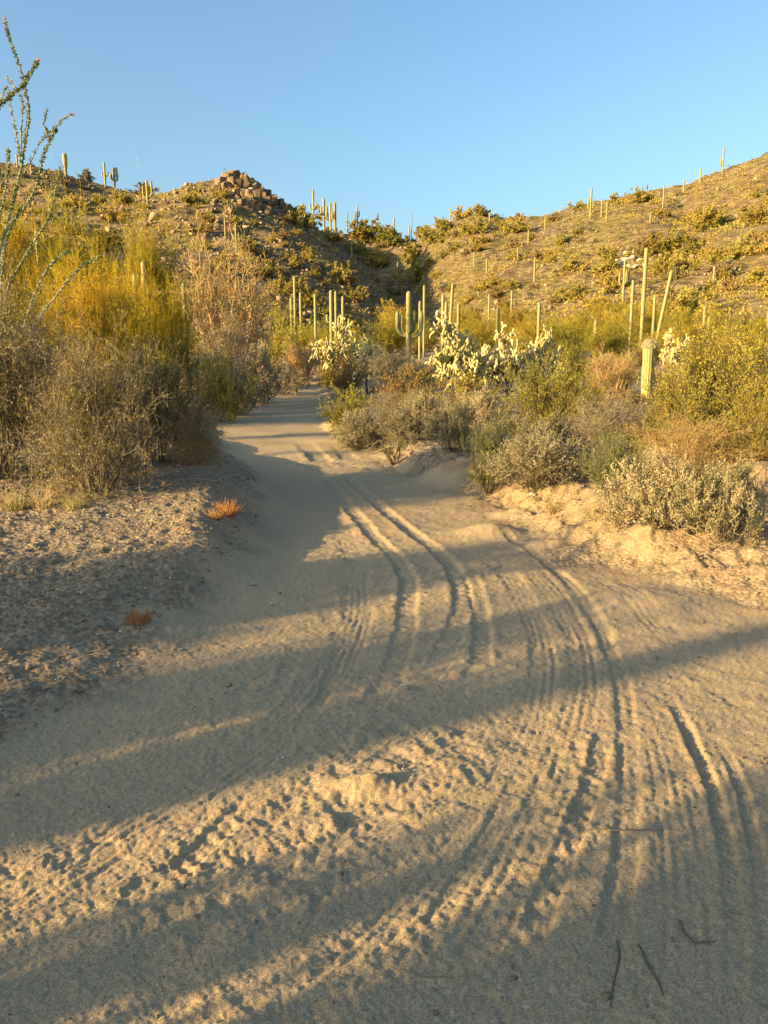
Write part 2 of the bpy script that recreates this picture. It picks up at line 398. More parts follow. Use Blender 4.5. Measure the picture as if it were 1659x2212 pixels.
def hit(x, y, lo=1.2, hi=330.0):
    """where the sight line through a pixel of the 1659 px copy meets the land"""
    d = ray(x, y); Y = np.concatenate([np.linspace(lo, 30, 1500), np.linspace(30, hi, 3000)[1:]])
    X = d[0] / d[1] * Y; Zr = EYE + d[2] / d[1] * Y
    L = land(X, Y); k = np.argmax(L >= Zr)
    if L[k] < Zr[k]:                                    # just over the skyline: take the nearest approach
        k = np.argmin(Zr - L)
        k = 1500 + np.argmin((Zr - L)[1500:])
    return np.array([X[k], Y[k], L[k]])

def ground_z(x, y): return float(land(np.array([x]), np.array([y]))[0])

# ---------------------------------------------------------------- tyre tracks and churned sand (relief of the road)
def track(pts, w, dp, ribs=0, lug=0.0, lugamp=.0, berm=.5, soft=.3):
    return dict(p=np.array([flat(*q) for q in pts]), w=w, dp=dp, ribs=ribs, lug=lug, la=lugamp, berm=berm, soft=soft)
TRACKS = [
    track([(-150, 2085), (0, 1985), (130, 1905), (290, 1800), (470, 1690), (590, 1610), (680, 1500), (735, 1415), (770, 1320), (772, 1230), (745, 1150), (715, 1090), (690, 1040)], .21, .012, 5, .045, .003, .4),
    track([(60, 2085), (250, 1960), (420, 1850), (530, 1750), (610, 1650)], .10, .022, 0, .05, .006, .8),
    track([(-60, 1870), (90, 1845), (230, 1770), (420, 1660)], .17, .012, 4, .05, .004, .5),
    track([(560, 2300), (700, 2150), (880, 1970), (1020, 1800), (1110, 1660), (1160, 1540), (1175, 1440), (1160, 1350), (1110, 1260), (1050, 1200)], .16, .010, 4, .04, .003, .4),
    track([(760, 2300), (870, 2110), (1000, 1890), (1090, 1750), (1140, 1640)], .075, .028, 0, .06, .006, 1.0),
    track([(880, 2300), (985, 2120), (1110, 1880), (1195, 1700), (1240, 1580), (1262, 1480), (1250, 1380), (1200, 1290), (1130, 1220)], .17, .008, 4, .045, .003, .4),
    track([(1015, 2300), (1090, 2140), (1180, 1950), (1250, 1770), (1292, 1650), (1312, 1560)], .085, .036, 0, .075, .013, 1.0),
    track([(1270, 2300), (1310, 2080), (1350, 1880), (1362, 1720), (1356, 1560), (1335, 1440), (1290, 1340), (1230, 1260), (1150, 1190), (1060, 1140)], .095, .020, 2, .05, .004, .8),
    track([(1480, 2330), (1490, 2050), (1475, 1840), (1440, 1640), (1390, 1500)], .19, .008, 5, .045, .003, .4),
    track([(1585, 2330), (1590, 2050), (1575, 1850), (1540, 1690), (1480, 1560), (1430, 1470)], .06, .022, 0, .05, .006, .8),
    track([(1650, 2330), (1655, 2050), (1640, 1850), (1600, 1690), (1540, 1560)], .05, .018, 0, .05, .006, .8),
    track([(560, 1560), (590, 1510), (622, 1450), (650, 1380)], .085, .026, 0, .06, .006, 1.0),
    track([(640, 1600), (690, 1520), (722, 1440), (745, 1370)], .075, .028, 0, .06, .006, 1.0),
    track([(780, 1560), (830, 1490), (862, 1420), (880, 1340), (884, 1265), (860, 1215), (820, 1172), (775, 1120), (735, 1070), (700, 1030)], .14, .026, 0, .10, .010, .7),
    track([(910, 1500), (950, 1430), (985, 1360), (1005, 1290), (975, 1230), (930, 1180), (890, 1150), (840, 1110), (790, 1065), (745, 1025)], .14, .026, 0, .10, .010, .7),
    track([(1020, 1510), (1035, 1440), (1045, 1370), (1030, 1280), (1000, 1225)], .12, .026, 0, .08, .010, 1.0),
    track([(640, 1560), (700, 1470), (760, 1400), (790, 1310), (770, 1230)], .2, .008, 5, .05, .003, .4),
    track([(1330, 1420), (1260, 1310), (1190, 1230), (1110, 1170)], .2, .009, 4, .06, .004, .5),
    track([(1500, 1420), (1380, 1310), (1270, 1220), (1190, 1175)], .2, .009, 4, .06, .004, .5),
    track([(1250, 1240), (1190, 1190), (1130, 1160)], .06, .022, 0, .06, .005, .8),
    track([(700, 1005), (650, 960), (620, 925), (600, 900)], .35, .055, 0, .2, .012, 1.0),
    track([(760, 1000), (710, 950), (660, 918)], .3, .045, 0, .2, .012, 1.0),
]
CHURN = [([(380, 1930), (640, 1760), (850, 1600)], .30, .026, 9.0), ([(640, 1900), (830, 1760), (980, 1620)], .26, .034, 7.0), ([(0, 1880), (120, 1840), (230, 1790)], .14, .02, 9.0), ([(530, 1500), (610, 1450)], .14, .02, 9.0),
         ([(820, 1500), (930, 1450), (1040, 1440)], .2, .018, 8.0), ([(800, 1200), (920, 1250), (1080, 1240)], .5, .018, 6.0), ([(1120, 2000), (1210, 1760), (1270, 1600)], .16, .022, 9.0), ([(620, 2200), (900, 2050)], .25, .018, 8.0),
         ([(620, 1010), (760, 1000), (860, 1020)], .6, .05, 3.5), ([(560, 960), (720, 930)], 1.0, .05, 2.0), ([(450, 2000), (650, 1960)], .2, .018, 9.0)]
LUMPS = [(790, 1705, .055, .12, .055), (700, 1790, .02, .08, .05), (870, 1490, .03, .07, .05)]

def poly_sd(p, x, y):
    """signed distance, arc length and end fade of points to a polyline"""
    best = np.full(x.shape, 1e9); sd = np.zeros(x.shape); ss = np.zeros(x.shape); s0 = 0
    # a denser, rounded line
    t = np.linspace(0, len(p) - 1, (len(p) - 1) * 6 + 1); q = np.stack([np.interp(t, np.arange(len(p)), p[:, k]) for k in (0, 1)], 1)
    for _ in range(3): q[1:-1] = .25 * q[:-2] + .5 * q[1:-1] + .25 * q[2:]
    for a, b in zip(q[:-1], q[1:]):
        d = b - a; L = math.hypot(*d) + 1e-9; d = d / L
        tt = np.clip((x - a[0]) * d[0] + (y - a[1]) * d[1], 0, L)
        ex = x - a[0] - d[0] * tt; ey = y - a[1] - d[1] * tt; r = np.hypot(ex, ey)
        m = r < best
        best = np.where(m, r, best); sd = np.where(m, np.sign(ex * d[1] - ey * d[0]) * r, sd); ss = np.where(m, s0 + tt, ss); s0 += L
    return best, sd, ss, s0

def relief(x, y):
    dz = np.zeros(x.shape)
    n1 = noise(x * 30, y * 30, 41); n2 = noise(x * 75, y * 75, 42); n0 = noise(x * 9, y * 9, 43)
    dz += .0028 * n1 + .0026 * n2 + .0022 * noise(x * 130, y * 130, 45) + .005 * n0 * (.4 + .6 * (noise(x * 1.7, y * 1.7, 44) > 0))
    for T in TRACKS:
        p = T['p']; w = T['w']; pad = w * 1.6 + .05
        sel = np.nonzero((x > p[:, 0].min() - pad) & (x < p[:, 0].max() + pad) & (y > p[:, 1].min() - pad) & (y < p[:, 1].max() + pad))[0]
        if not len(sel): continue
        xs, ys = x[sel], y[sel]; r, sd, ss, L = poly_sd(p, xs, ys)
        wob = w * .10 * noise(ss * 6, sd * 0, 51) + w * .05 * noise(ss * 25, sd * 0, 52)
        r = np.abs(sd + wob)
        h = w / 2; fade = sstep(0, .7, ss) * sstep(0, .7, L - ss) * (np.hypot(0, 0) + 1)
        live = .65 + .35 * noise(ss * 1.6, sd * 0 + w * 50, 53)
        inside = sstep(h * 1.08, h * .72, r)
        z = -T['dp'] * inside
        if T['ribs']:
            z += inside * .0046 * np.sign(np.cos(sd / w * 2 * math.pi * T['ribs'])) * (np.abs(np.cos(sd / w * 2 * math.pi * T['ribs'])) ** .4) * sstep(-.55, .1, noise(ss * 4, sd / w * 4, 57))
        if T['la'] and not T['ribs']:
            z += T['la'] * .7 * inside * np.sin(2 * math.pi * ss / T['lug'] + np.where(sd > 0, 1.6, 0) + 2.2 * r / w)
            z += T['la'] * .8 * sstep(h * 1.9, h * 1.1, r) * sstep(h * .7, h * 1.1, r) * (np.sin(2 * math.pi * ss / T['lug'] * .93 + 4 * noise(ss * 3, sd * 0, 54)) > 0)
        z += T['berm'] * T['dp'] * .38 * np.exp(-((r - h * 1.35) / (h * .45)) ** 2) * (.7 + .5 * noise(ss * 14, sd * 9, 55))
        dz[sel] += z * fade * live * .62
    for pts, w, am, fr in CHURN:
        p = np.array([flat(*q) for q in pts]); pad = w
        sel = np.nonzero((x > p[:, 0].min() - pad) & (x < p[:, 0].max() + pad) & (y > p[:, 1].min() - pad) & (y < p[:, 1].max() + pad))[0]
        if not len(sel): continue
        xs, ys = x[sel], y[sel]; r, sd, ss, L = poly_sd(p, xs, ys)
        m = sstep(w * .95, w * .35, r)
        dd = p[-1] - p[0]; dd = dd / np.hypot(*dd); al = (xs * dd[0] + ys * dd[1]) * .6; ac = xs * dd[1] - ys * dd[0]; fr = fr * 1.25
        nn = 1 - np.abs(noise(al * fr, ac * fr, 61)) * 2.0
        dz[sel] += .34 * am * m * (.55 * nn + .5 * noise(xs * fr * 2.3, ys * fr * 2.1, 62) + .35 * noise(xs * fr * 5, ys * fr * 5, 63))
    for a_, b_, h_, wx, wy in LUMPS:
        q = flat(a_, b_); dz += h_ * np.exp(-((x - q[0]) / wx) ** 2 - ((y - q[1]) / wy) ** 2)
    return dz

def roadness(x, y):
    edge = np.maximum(XL(y) - x, x - XR(y) + .3 * sstep(4, 6, y) * sstep(16, 12, y)) + .35 * noise(x * 2.2, y * 2.2, 71) + .12 * noise(x * 9, y * 9, 72)
    return sstep(.45, -.05, edge) * sstep(66, 55, y)
def verge_relief(x, y):
    return (1 - roadness(x, y)) * sstep(45, 20, y) * (.010 * noise(x * 14, y * 14, 74) + .006 * noise(x * 40, y * 40, 75))
def fine_relief(x, y):
    return relief(x, y) * (.35 + .65 * roadness(x, y)) * sstep(16, 12, y) + verge_relief(x, y)
def surface(x, y): return land(x, y) + fine_relief(x, y)

def build_land():
    rows = [-90, -60, -40, -26, -16, -10, -6, -4, -2.5, -1.4, -.6, 0, .4, .7, .9, 1.05, 1.15]; y = 1.2
    while y < 1.55: rows.append(y); y += .02
    while y < 330: rows.append(y); y += .0065 + .0074 * max(0, y - 1.5)
    for k in range(24): rows.append(y); y *= 1.12
    rows = np.array(rows)
    n = 510; uc = np.linspace(-.56, .56, n); g = []; v = .56; st = uc[1] - uc[0]
    while v < 40: st *= 1.11; v += st; g.append(v)
    g = np.array(g); us = np.concatenate([-g[::-1], uc, g])
    w = .5 * ((rows + .25) + np.sqrt((rows + .25) ** 2 + .6)) + .35
    X = us[None, :] * w[:, None]; X = np.clip(X, -2600, 2600) + us[None] * .001; Y = np.broadcast_to(rows[:, None], X.shape).copy()
    x, yv = X.ravel(), Y.ravel()
    Z = land(x, yv)
    dl = XL(yv) - x; dr = x - XR(yv); road = roadness(x, yv)
    hill = sstep(70, 105, yv + 9 * noise(x / 8, yv / 8, 73) + .12 * np.clip(np.abs(x), 0, 100))
    sel = np.nonzero((yv > 1.0) & (yv < 16) & (np.abs(x) < 7))[0]
    Z[sel] += fine_relief(x[sel], yv[sel]); rest = np.ones(len(x), bool); rest[sel] = False; rest &= (yv > -4) & (yv < 45) & (np.abs(x) < 40); Z[rest] += verge_relief(x[rest], yv[rest])
    cl = np.zeros_like(Z)
    slope = sstep(-.05, .25, dr) * sstep(.9, .45, dr) * sstep(4.2, 6, yv) * sstep(13, 10, yv)
    cl = np.maximum(cl, slope * (.45 + .35 * noise(x * 3, yv * 3, 78)))
    cl = np.maximum(cl, .45 * sstep(6, 7, yv) * sstep(12, 10, yv) * sstep(.1, .3, dr) * sstep(1.3, .7, dr))
    cl = np.maximum(cl, .35 * sstep(-.1, .3, dl) * sstep(1.0, .5, dl) * sstep(4, 6, yv) * sstep(14, 10, yv))
    R, C = X.shape
    V = np.stack([x, yv, Z], 1)
    # normals of the whole sheet, so that its pieces meet without a seam
    G = V.reshape(R, C, 3); Nv = np.cross(np.gradient(G, axis=1), np.gradient(G, axis=0)); Nv = unit(Nv).reshape(-1, 3)
    i = np.arange(R - 1)[:, None] * C + np.arange(C - 1)[None]
    Q = np.stack([i, i + 1, i + C + 1, i + C], -1).reshape(-1, 4)
    cx = x[Q].mean(1); cy = yv[Q].mean(1)
    gl = np.interp(cy, [90, 130, 200, 275], [6, 4.5, 3, -4])
    onroad = (XL(cy) - cx < .1) & (cx - XR(cy) < .1) & (cy < 60) & (cy > -20)
    reg = np.where(onroad, 1, np.where(cy > 84, np.where(cx < gl, 2, 3), np.where((cx < -60) & (cy > -40), 2, 0)))
    for k, nm in enumerate(('ground', 'dirt_road', 'hill_left', 'hill_right')):
        q = Q[reg == k]; used = np.zeros(len(V), bool); used[q.ravel()] = True
        mp = np.cumsum(used) - 1; q = mp[q]; ids = np.nonzero(used)[0]
        me = make_mesh(nm, V[ids], q, None, True, [M['ground']])
        for an, arr in (('road', road), ('hill', hill), ('clay', cl)):
            at = me.attributes.new(an, 'FLOAT', 'POINT'); at.data.foreach_set('value', arr[ids].astype(np.float32))
        me.normals_split_custom_set_from_vertices(Nv[ids].tolist()) if k < 2 else None
        tag(link(nm, me), kind='structure')
build_land()

# ---------------------------------------------------------------- plant kinds: each returns {part name: mesh}
def roots(rng, n, rad, tilt, L, S, r, wig=.1, up=.05, tilt0=0.0):
    """n stems leaving the ground together"""
    az = rng.uniform(0, 2 * math.pi, n); ti = rng.uniform(tilt0, tilt, n)
    D = np.stack([np.cos(az) * np.sin(ti), np.sin(az) * np.sin(ti), np.cos(ti)], 1)
    p = np.stack([np.cos(az) * rad * rng.uniform(0, 1, n), np.sin(az) * rad * rng.uniform(0, 1, n), np.full(n, -.06)], 1)
    ln = rng.uniform(L[0], L[1], n)[:, None] / (S - 1)
    P = np.zeros((n, S, 3)); P[:, 0] = p
    for s in range(1, S):
        D = D + rng.normal(size=(n, 3)) * wig; D[:, 2] += up; D = unit(D); p = p + D * ln; P[:, s] = p
    R = r * rng.uniform(.7, 1.1, n)[:, None] * np.linspace(1, .4, S)[None]
    return P, R

def fit(P_list, h, w):
    """one factor each for height and width that brings the plant to h x w metres"""
    A = np.concatenate([p.reshape(-1, 3) for p in P_list])
    sz = h / np.quantile(A[:, 2], .995); sw = w / (2 * np.quantile(np.hypot(A[:, 0], A[:, 1]), .97))
    for p in P_list: p[..., :2] *= sw; p[..., 2] *= sz

def palo_verde(seed, h, w, twigs=5200, mat='palo', tr=.0055, tl=(.35, .8), bark='palo_bark', up=.045, wig=.20):
    rng = np.random.default_rng(seed)
    P0, R0 = roots(rng, 5, .25, .85, (.8, 1.2), 6, .09, .12, .06, .25)
    P1, R1 = grow(rng, P0, R0, 46, (.2, 1), (.5, 1.1), 6, (.4, 1.3), .05, .15, .6, .012)
    P2, R2 = grow(rng, np.concatenate([P0, P1]), np.concatenate([R0, R1]), 420, (.2, 1), (.25, .55), 5, (.4, 1.3), .06, .15, .55, .007)
    fit([P0, P1, P2], h * .88, w * .88)
    k = (h + w) / 9.0
    P3, R3 = grow(rng, P2, R2, twigs // 6, (.2, 1), (.35 * k + .1, .7 * k + .15), 4, (.3, 1.1), up * .6, wig, .6, tr * 1.2)
    P4, R4 = grow(rng, P3, R3, twigs, (.15, 1), (tl[0] * k * .7 + .08, tl[1] * k * .7 + .08), 3, (.25, 1.0), up, wig, .7, tr)
    tb = MB(); V, Q = tubes(P0, R0, 7); tb.add(V, Q); V, Q = tubes(P1, R1, 5); tb.add(V, Q); V, Q = tubes(P2, R2, 4); tb.add(V, Q)
    cr = MB(); V, Q = tubes(P3, R3, 3); cr.add(V, Q); V, Q = tubes(P4, R4, 3); cr.add(V, Q)
    return {'trunk': tb.mesh('palo_trunk', M[bark]), 'crown': cr.mesh('palo_crown', M[mat])}

def leafy_shrub(seed, h, w, nl=9000, leaf='creo', twig='twig_dark', l=(.02, .042), lw=.5, stems=26, bare=.3, tw=900, spread=.9, tilt=.85):
    """many stems fanning from the base, small leaves towards the tips"""
    rng = np.random.default_rng(seed)
    P0, R0 = roots(rng, stems, .18, tilt, (.7, 1.1), 7, .012, .10, .03)
    P1, R1 = grow(rng, P0, R0, stems * 6, (bare, 1), (.2, .45), 5, (.25, .8), .06, .13, .6, .004)
    fit([P0, P1], h * .92, w * .9)
    k = max(h, w) / 1.6
    P2, R2 = grow(rng, P1, R1, tw, (.3, 1), (.10 * k, .26 * k), 3, (.2, .9), .05, .15, .6, .0022)
    st = MB()
    for P, R in ((P0, R0), (P1, R1), (P2, R2)): V, Q = tubes(P, R, 3); st.add(V, Q)
    lf = MB(); V, Q = leaves(rng, P2, int(nl * .8), (.1, 1), l, lw, spread, .35); lf.add(V, Q); V, Q = leaves(rng, P1, int(nl * .2), (.45, 1), l, lw, spread, .35); lf.add(V, Q)
    return {'stems': st.mesh('shrub_stems', M[twig]), 'foliage': lf.mesh('shrub_foliage', M[leaf], False)}

def mound_shrub(seed, h, w, nl=14000, leaf='grey_leaf', twig='twig_grey', l=(.018, .04), lw=.55, tw=1500):
    """rounded, closely leaved cushion"""
    rng = np.random.default_rng(seed)
    P0, R0 = roots(rng, 60, .22, 1.45, (.7, 1.0), 6, .008, .10, .05)
    P1, R1 = grow(rng, P0, R0, 420, (.3, 1), (.18, .35), 5, (.3, 1.0), .08, .15, .6, .003)
    fit([P0, P1], h * .92, w * .92)
    k = max(h, w * .6) / .8
    P2, R2 = grow(rng, P1, R1, tw, (.3, 1), (.07 * k, .16 * k), 3, (.2, 1.0), .1, .15, .6, .002)
    st = MB()
    for P, R in ((P0, R0), (P1, R1), (P2, R2)): V, Q = tubes(P, R, 3); st.add(V, Q)
    lf = MB(); V, Q = leaves(rng, P2, nl, (.05, 1), l, lw, 1.0, .3); lf.add(V, Q)
    return {'stems': st.mesh('cushion_stems', M[twig]), 'foliage': lf.mesh('cushion_foliage', M[leaf], False)}

def twiggy_shrub(seed, h, w, tw=5200, nl=3500, twig='twig_grey', leaf='small_leaf', stems=30, r=.02, arch=.12, l=(.012, .026), tlen=1.0, bark=None, tr=.0019):
    """dense tangle of bare, arching twigs"""
    rng = np.random.default_rng(seed)
    P0, R0 = roots(rng, stems, .3, 1.15, (.8, 1.25), 8, r, .14, .06)
    P1, R1 = grow(rng, P0, R0, stems * 7, (.2, 1), (.3, .6), 6, (.3, 1.1), .0, .2, .55, .005, arch)
    fit([P0, P1], h * .93, w * .92)
    k = max(h, w) / 2.2 * tlen
    P2, R2 = grow(rng, P1, R1, tw // 5, (.15, 1), (.25 * k, .6 * k), 5, (.3, 1.2), .02, .24, .6, tr * 1.6, arch)
    P3, R3 = grow(rng, P2, R2, tw, (.15, 1), (.10 * k, .26 * k), 3, (.4, 1.3), .02, .25, .6, tr, arch * .6)
    st = MB(); V, Q = tubes(P0, R0, 5); st.add(V, Q); V, Q = tubes(P1, R1, 4); st.add(V, Q)
    t2 = MB(); V, Q = tubes(P2, R2, 3); t2.add(V, Q); V, Q = tubes(P3, R3, 3); t2.add(V, Q)
    out = {'stems': st.mesh('twiggy_stems', M[bark or twig]), 'twigs': t2.mesh('twiggy_twigs', M[twig])}
    if nl:
        lf = MB(); V, Q = leaves(rng, P3, nl, (.1, 1), l, .5, 1.0, .2); lf.add(V, Q); out['foliage'] = lf.mesh('twiggy_foliage', M[leaf], False)
    return out

def cholla(seed, h, w, joints=520, jl=(.11, .2), jr=.030):
    """dark trunk, spreading limbs, hanging bunches of pale swollen joints"""
    rng = np.random.default_rng(seed)
    P0, R0 = roots(rng, 3, .08, .55, (.8, 1.1), 6, .07, .10, .05)
    P1, R1 = grow(rng, P0, R0, 20, (.35, 1), (.4, .7), 6, (.5, 1.2), .05, .15, .6, .025)
    P2, R2 = grow(rng, P1, R1, 70, (.4, 1), (.16, .32), 5, (.4, 1.2), .02, .15, .6, .02)
    fit([P0, P1, P2], h * .93, w * .9)
    J = [grow(rng, P2, R2, joints // 2, (.2, 1), jl, 6, (.3, 1.4), .1, .12), ]
    Pj = J[0][0]; J.append(grow(rng, Pj, J[0][1], joints // 2, (.5, 1), jl, 6, (.3, 1.2), -.12, .12)); J.append(grow(rng, J[1][0], J[1][1], joints // 3, (.8, 1), (jl[0] * .7, jl[1] * .8), 6, (.1, .8), -.25, .1))
    prof = np.array([.35, .85, 1.0, 1.0, .8, .12]) * jr
    st = MB(); V, Q = tubes(P0, R0, 6); st.add(V, Q); V, Q = tubes(P1, R1, 5); st.add(V, Q); V, Q = tubes(P2, R2, 5); st.add(V, Q)
    jm = MB(); sp = MB()
    for P, _ in J:
        n = len(P); V, Q = tubes(P, prof[None] * rng.uniform(.8, 1.2, n)[:, None], 6); jm.add(V, Q)
        V, Q = leaves(rng, P, n * 6, (.05, 1), (.035, .06), .18, 1.4, .1); jm.add(V, Q)       # spines
    return {'trunk': st.mesh('cholla_trunk', M['cholla_bark']), 'joints': jm.mesh('cholla_joints', M['cholla'])}

def grass(seed, h, w, n=90, mat='dry_grass'):
    rng = np.random.default_rng(seed)
    az = rng.uniform(0, 2 * math.pi, n); rr = w * .32 * np.sqrt(rng.uniform(0, 1, n)); ti = rng.uniform(0, .7, n)
    p = np.stack([np.cos(az) * rr, np.sin(az) * rr, np.full(n, -.02)], 1); S = 5; P = np.zeros((n, S, 3)); P[:, 0] = p
    az2 = az + rng.normal(size=n) * .8; D = np.stack([np.cos(az2) * np.sin(ti), np.sin(az2) * np.sin(ti), np.cos(ti)], 1)
    ln = (h * rng.uniform(.5, 1.05, n) / (S - 1))[:, None]
    for s in range(1, S): D = D + rng.normal(size=(n, 3)) * .08; D[:, 2] -= .09 * s * rng.uniform(0, 1, n); D = unit(D); p = p + D * ln; P[:, s] = p
    V, Q = tubes(P, np.full((n, 1), .0028) * np.linspace(1, .3, S)[None], 3)
    return MB().add(V, Q).mesh('grass_tuft', M[mat])

def rib_tube(path, rad, nr, side):
    """ribbed column along a path that lies in one plane (side = normal of that plane)"""
    path = np.asarray(path, float); S = len(path); T = unit(np.gradient(path, axis=0))
    A = np.broadcast_to(side, T.shape); B = np.cross(T, A); k = 2 * nr
    th = np.arange(k) * 2 * math.pi / k; amp = np.where(np.arange(k) % 2 == 0, 1.0, .80)
    rr = np.asarray(rad)[:, None] * amp[None]
    V = path[:, None, :] + rr[:, :, None] * (np.cos(th)[None, :, None] * A[:, None, :] + np.sin(th)[None, :, None] * B[:, None, :])
    i = np.arange(S - 1)[:, None] * k; j = np.arange(k)[None]; j2 = (j + 1) % k
    Q = np.stack([i + j, i + j2, i + k + j2, i + k + j], -1).reshape(-1, 4)
    V = np.concatenate([V.reshape(-1, 3), path[-1:] + T[-1:] * rad[-1] * .25]); top = len(V) - 1
    Tt = np.stack([(S - 1) * k + j[0], (S - 1) * k + j2[0], np.full(k, top)], 1)
    at = np.concatenate([np.tile(np.where(np.arange(k) % 2 == 0, 1.0, 0.0), S), [1.0]])
    return V, Q, Tt, at

def column(h, r, nr=11, lean=(0, 0), club=0.0, rings=16, base=.8):
    t = np.concatenate([np.linspace(0, 1 - 1.2 * r / h, rings), 1 - 1.2 * r / h * (1 - np.array([.35, .62, .82, .93, .99]))])
    path = np.stack([lean[0] * h * t, lean[1] * h * t, h * t - .15 * (t == 0)], 1)
    rad = r * (base + (1 - base) * np.clip(t * 3, 0, 1)) * (1 + club * sstep(.35, .6, t)) * (1 + .03 * np.sin(t * 17))
    dome = np.clip((t - (1 - 1.2 * r / h)) / (1.2 * r / h), 0, 1); rad = rad * np.sqrt(np.maximum(1 - dome ** 2, .01))
    return rib_tube(path, rad, nr, np.array([1., 0, 0]))

def arm(h0, az, out, ln, r, rt, nr=9):
    """leaves the trunk level, bends up"""
    d = np.array([math.cos(az), math.sin(az), 0]); side = np.array([-math.sin(az), math.cos(az), 0])
    n = 7; th = np.linspace(0, math.pi / 2, n); b = out
    cv = [np.array([0, 0, h0]) + d * (rt * .4)] + [np.array([0, 0, h0]) + d * (rt * .7 + b * math.sin(x)) + np.array([0, 0, b * (1 - math.cos(x))]) for x in th]
    top = cv[-1]; up = [top + np.array([0, 0, 1]) * ln * x for x in (.25, .5, .75, .88, .95, .985, 1.0)]
    path = np.array(cv + up); rad = r * np.array([.75, .75, .8, .86, .92, .97, 1, 1, 1.04, 1.05, 1.0, .85, .62, .38, .12])
    return rib_tube(path, rad, nr, side)

def saguaro(label, pos, h, r, arms=(), lean=(0, 0), club=0.0, nr=11, group=None):
    e = empty('saguaro_cactus', pos) if arms else None
    V, Q, T, A = column(h, r, nr, lean, club)
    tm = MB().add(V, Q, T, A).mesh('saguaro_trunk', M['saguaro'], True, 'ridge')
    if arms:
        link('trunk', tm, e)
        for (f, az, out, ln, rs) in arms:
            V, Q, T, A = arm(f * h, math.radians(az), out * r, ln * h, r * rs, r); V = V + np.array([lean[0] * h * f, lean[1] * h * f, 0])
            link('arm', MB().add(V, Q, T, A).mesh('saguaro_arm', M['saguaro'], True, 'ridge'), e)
    else:
        e = link('saguaro_cactus', tm); e.location = pos
    return tag(e, label, 'cactus', group)

def hull(seed, n=16, box=.75, squash=(1, .85, .7)):
    rng = np.random.default_rng(seed); v = rng.normal(size=(n, 3)); v = v / np.linalg.norm(v, axis=1, keepdims=True)
    v = np.sign(v) * np.abs(v) ** box; v = v / np.maximum(np.abs(v).max(), .01) * np.array(squash)
    bm = bmesh.new()
    for p in v: bm.verts.new(p)
    r = bmesh.ops.convex_hull(bm, input=bm.verts)
    bmesh.ops.delete(bm, geom=[g for g in r['geom_interior'] if isinstance(g, bmesh.types.BMVert)], context='VERTS')
    bmesh.ops.triangulate(bm, faces=bm.faces); bm.verts.index_update()
    V = np.array([q.co[:] for q in bm.verts]); T = np.array([[q.index for q in f.verts] for f in bm.faces]); bm.free()
    return V, T

def boulder_mesh(seed, mat, n=26, box=.7, squash=(1, .85, .75), bevel=True):
    """rock with worn edges"""
    V, T = hull(seed, n, box, squash); bm = bmesh.new(); vs = [bm.verts.new(p) for p in V]
    for t in T: bm.faces.new([vs[i] for i in t])
    bmesh.ops.dissolve_limit(bm, angle_limit=.35, verts=bm.verts, edges=bm.edges)
    if bevel: bmesh.ops.bevel(bm, geom=list(bm.edges), offset=.09, segments=2, profile=.6, affect='EDGES', clamp_overlap=True)
    bmesh.ops.triangulate(bm, faces=bm.faces); bmesh.ops.recalc_face_normals(bm, faces=bm.faces)
    me = bpy.data.meshes.new('boulder'); bm.to_mesh(me); bm.free(); me.materials.append(mat)
    if bevel: me.polygons.foreach_set('use_smooth', np.ones(len(me.polygons), bool))
    return me

def put(kind, label, cat, parts, pos, rz=0.0, sc=1.0, group=None):
    e = empty(kind, pos, rz, sc)
    for nm, me in parts.items(): link(nm, me, e)
    return tag(e, label, cat, group)

def spread(tV, tT, pos, scale, rot, tilt=None):
    """many small copies of a stone in one mesh"""
    n = len(pos); c, s = np.cos(rot), np.sin(rot)
    X = tV[None] * scale[:, None, :]
    V = np.stack([X[..., 0] * c[:, None] - X[..., 1] * s[:, None], X[..., 0] * s[:, None] + X[..., 1] * c[:, None], X[..., 2]], -1) + pos[:, None, :]
    T = tT[None] + (np.arange(n) * len(tV))[:, None, None]
    return V.reshape(-1, 3), T.reshape(-1, 3)

# ---------------------------------------------------------------- near and middle plants
def base_at(x, Y):
    d = ray(x, 800); X = d[0] / d[1] * Y; return np.array([X, Y, ground_z(X, Y)])
def dims(x0, x1, ytop, Y, pos):
    w = (x1 - x0) * PX / F_PX * Y; h = at_depth((x0 + x1) / 2, ytop, Y)[2] - pos[2]; return w, h

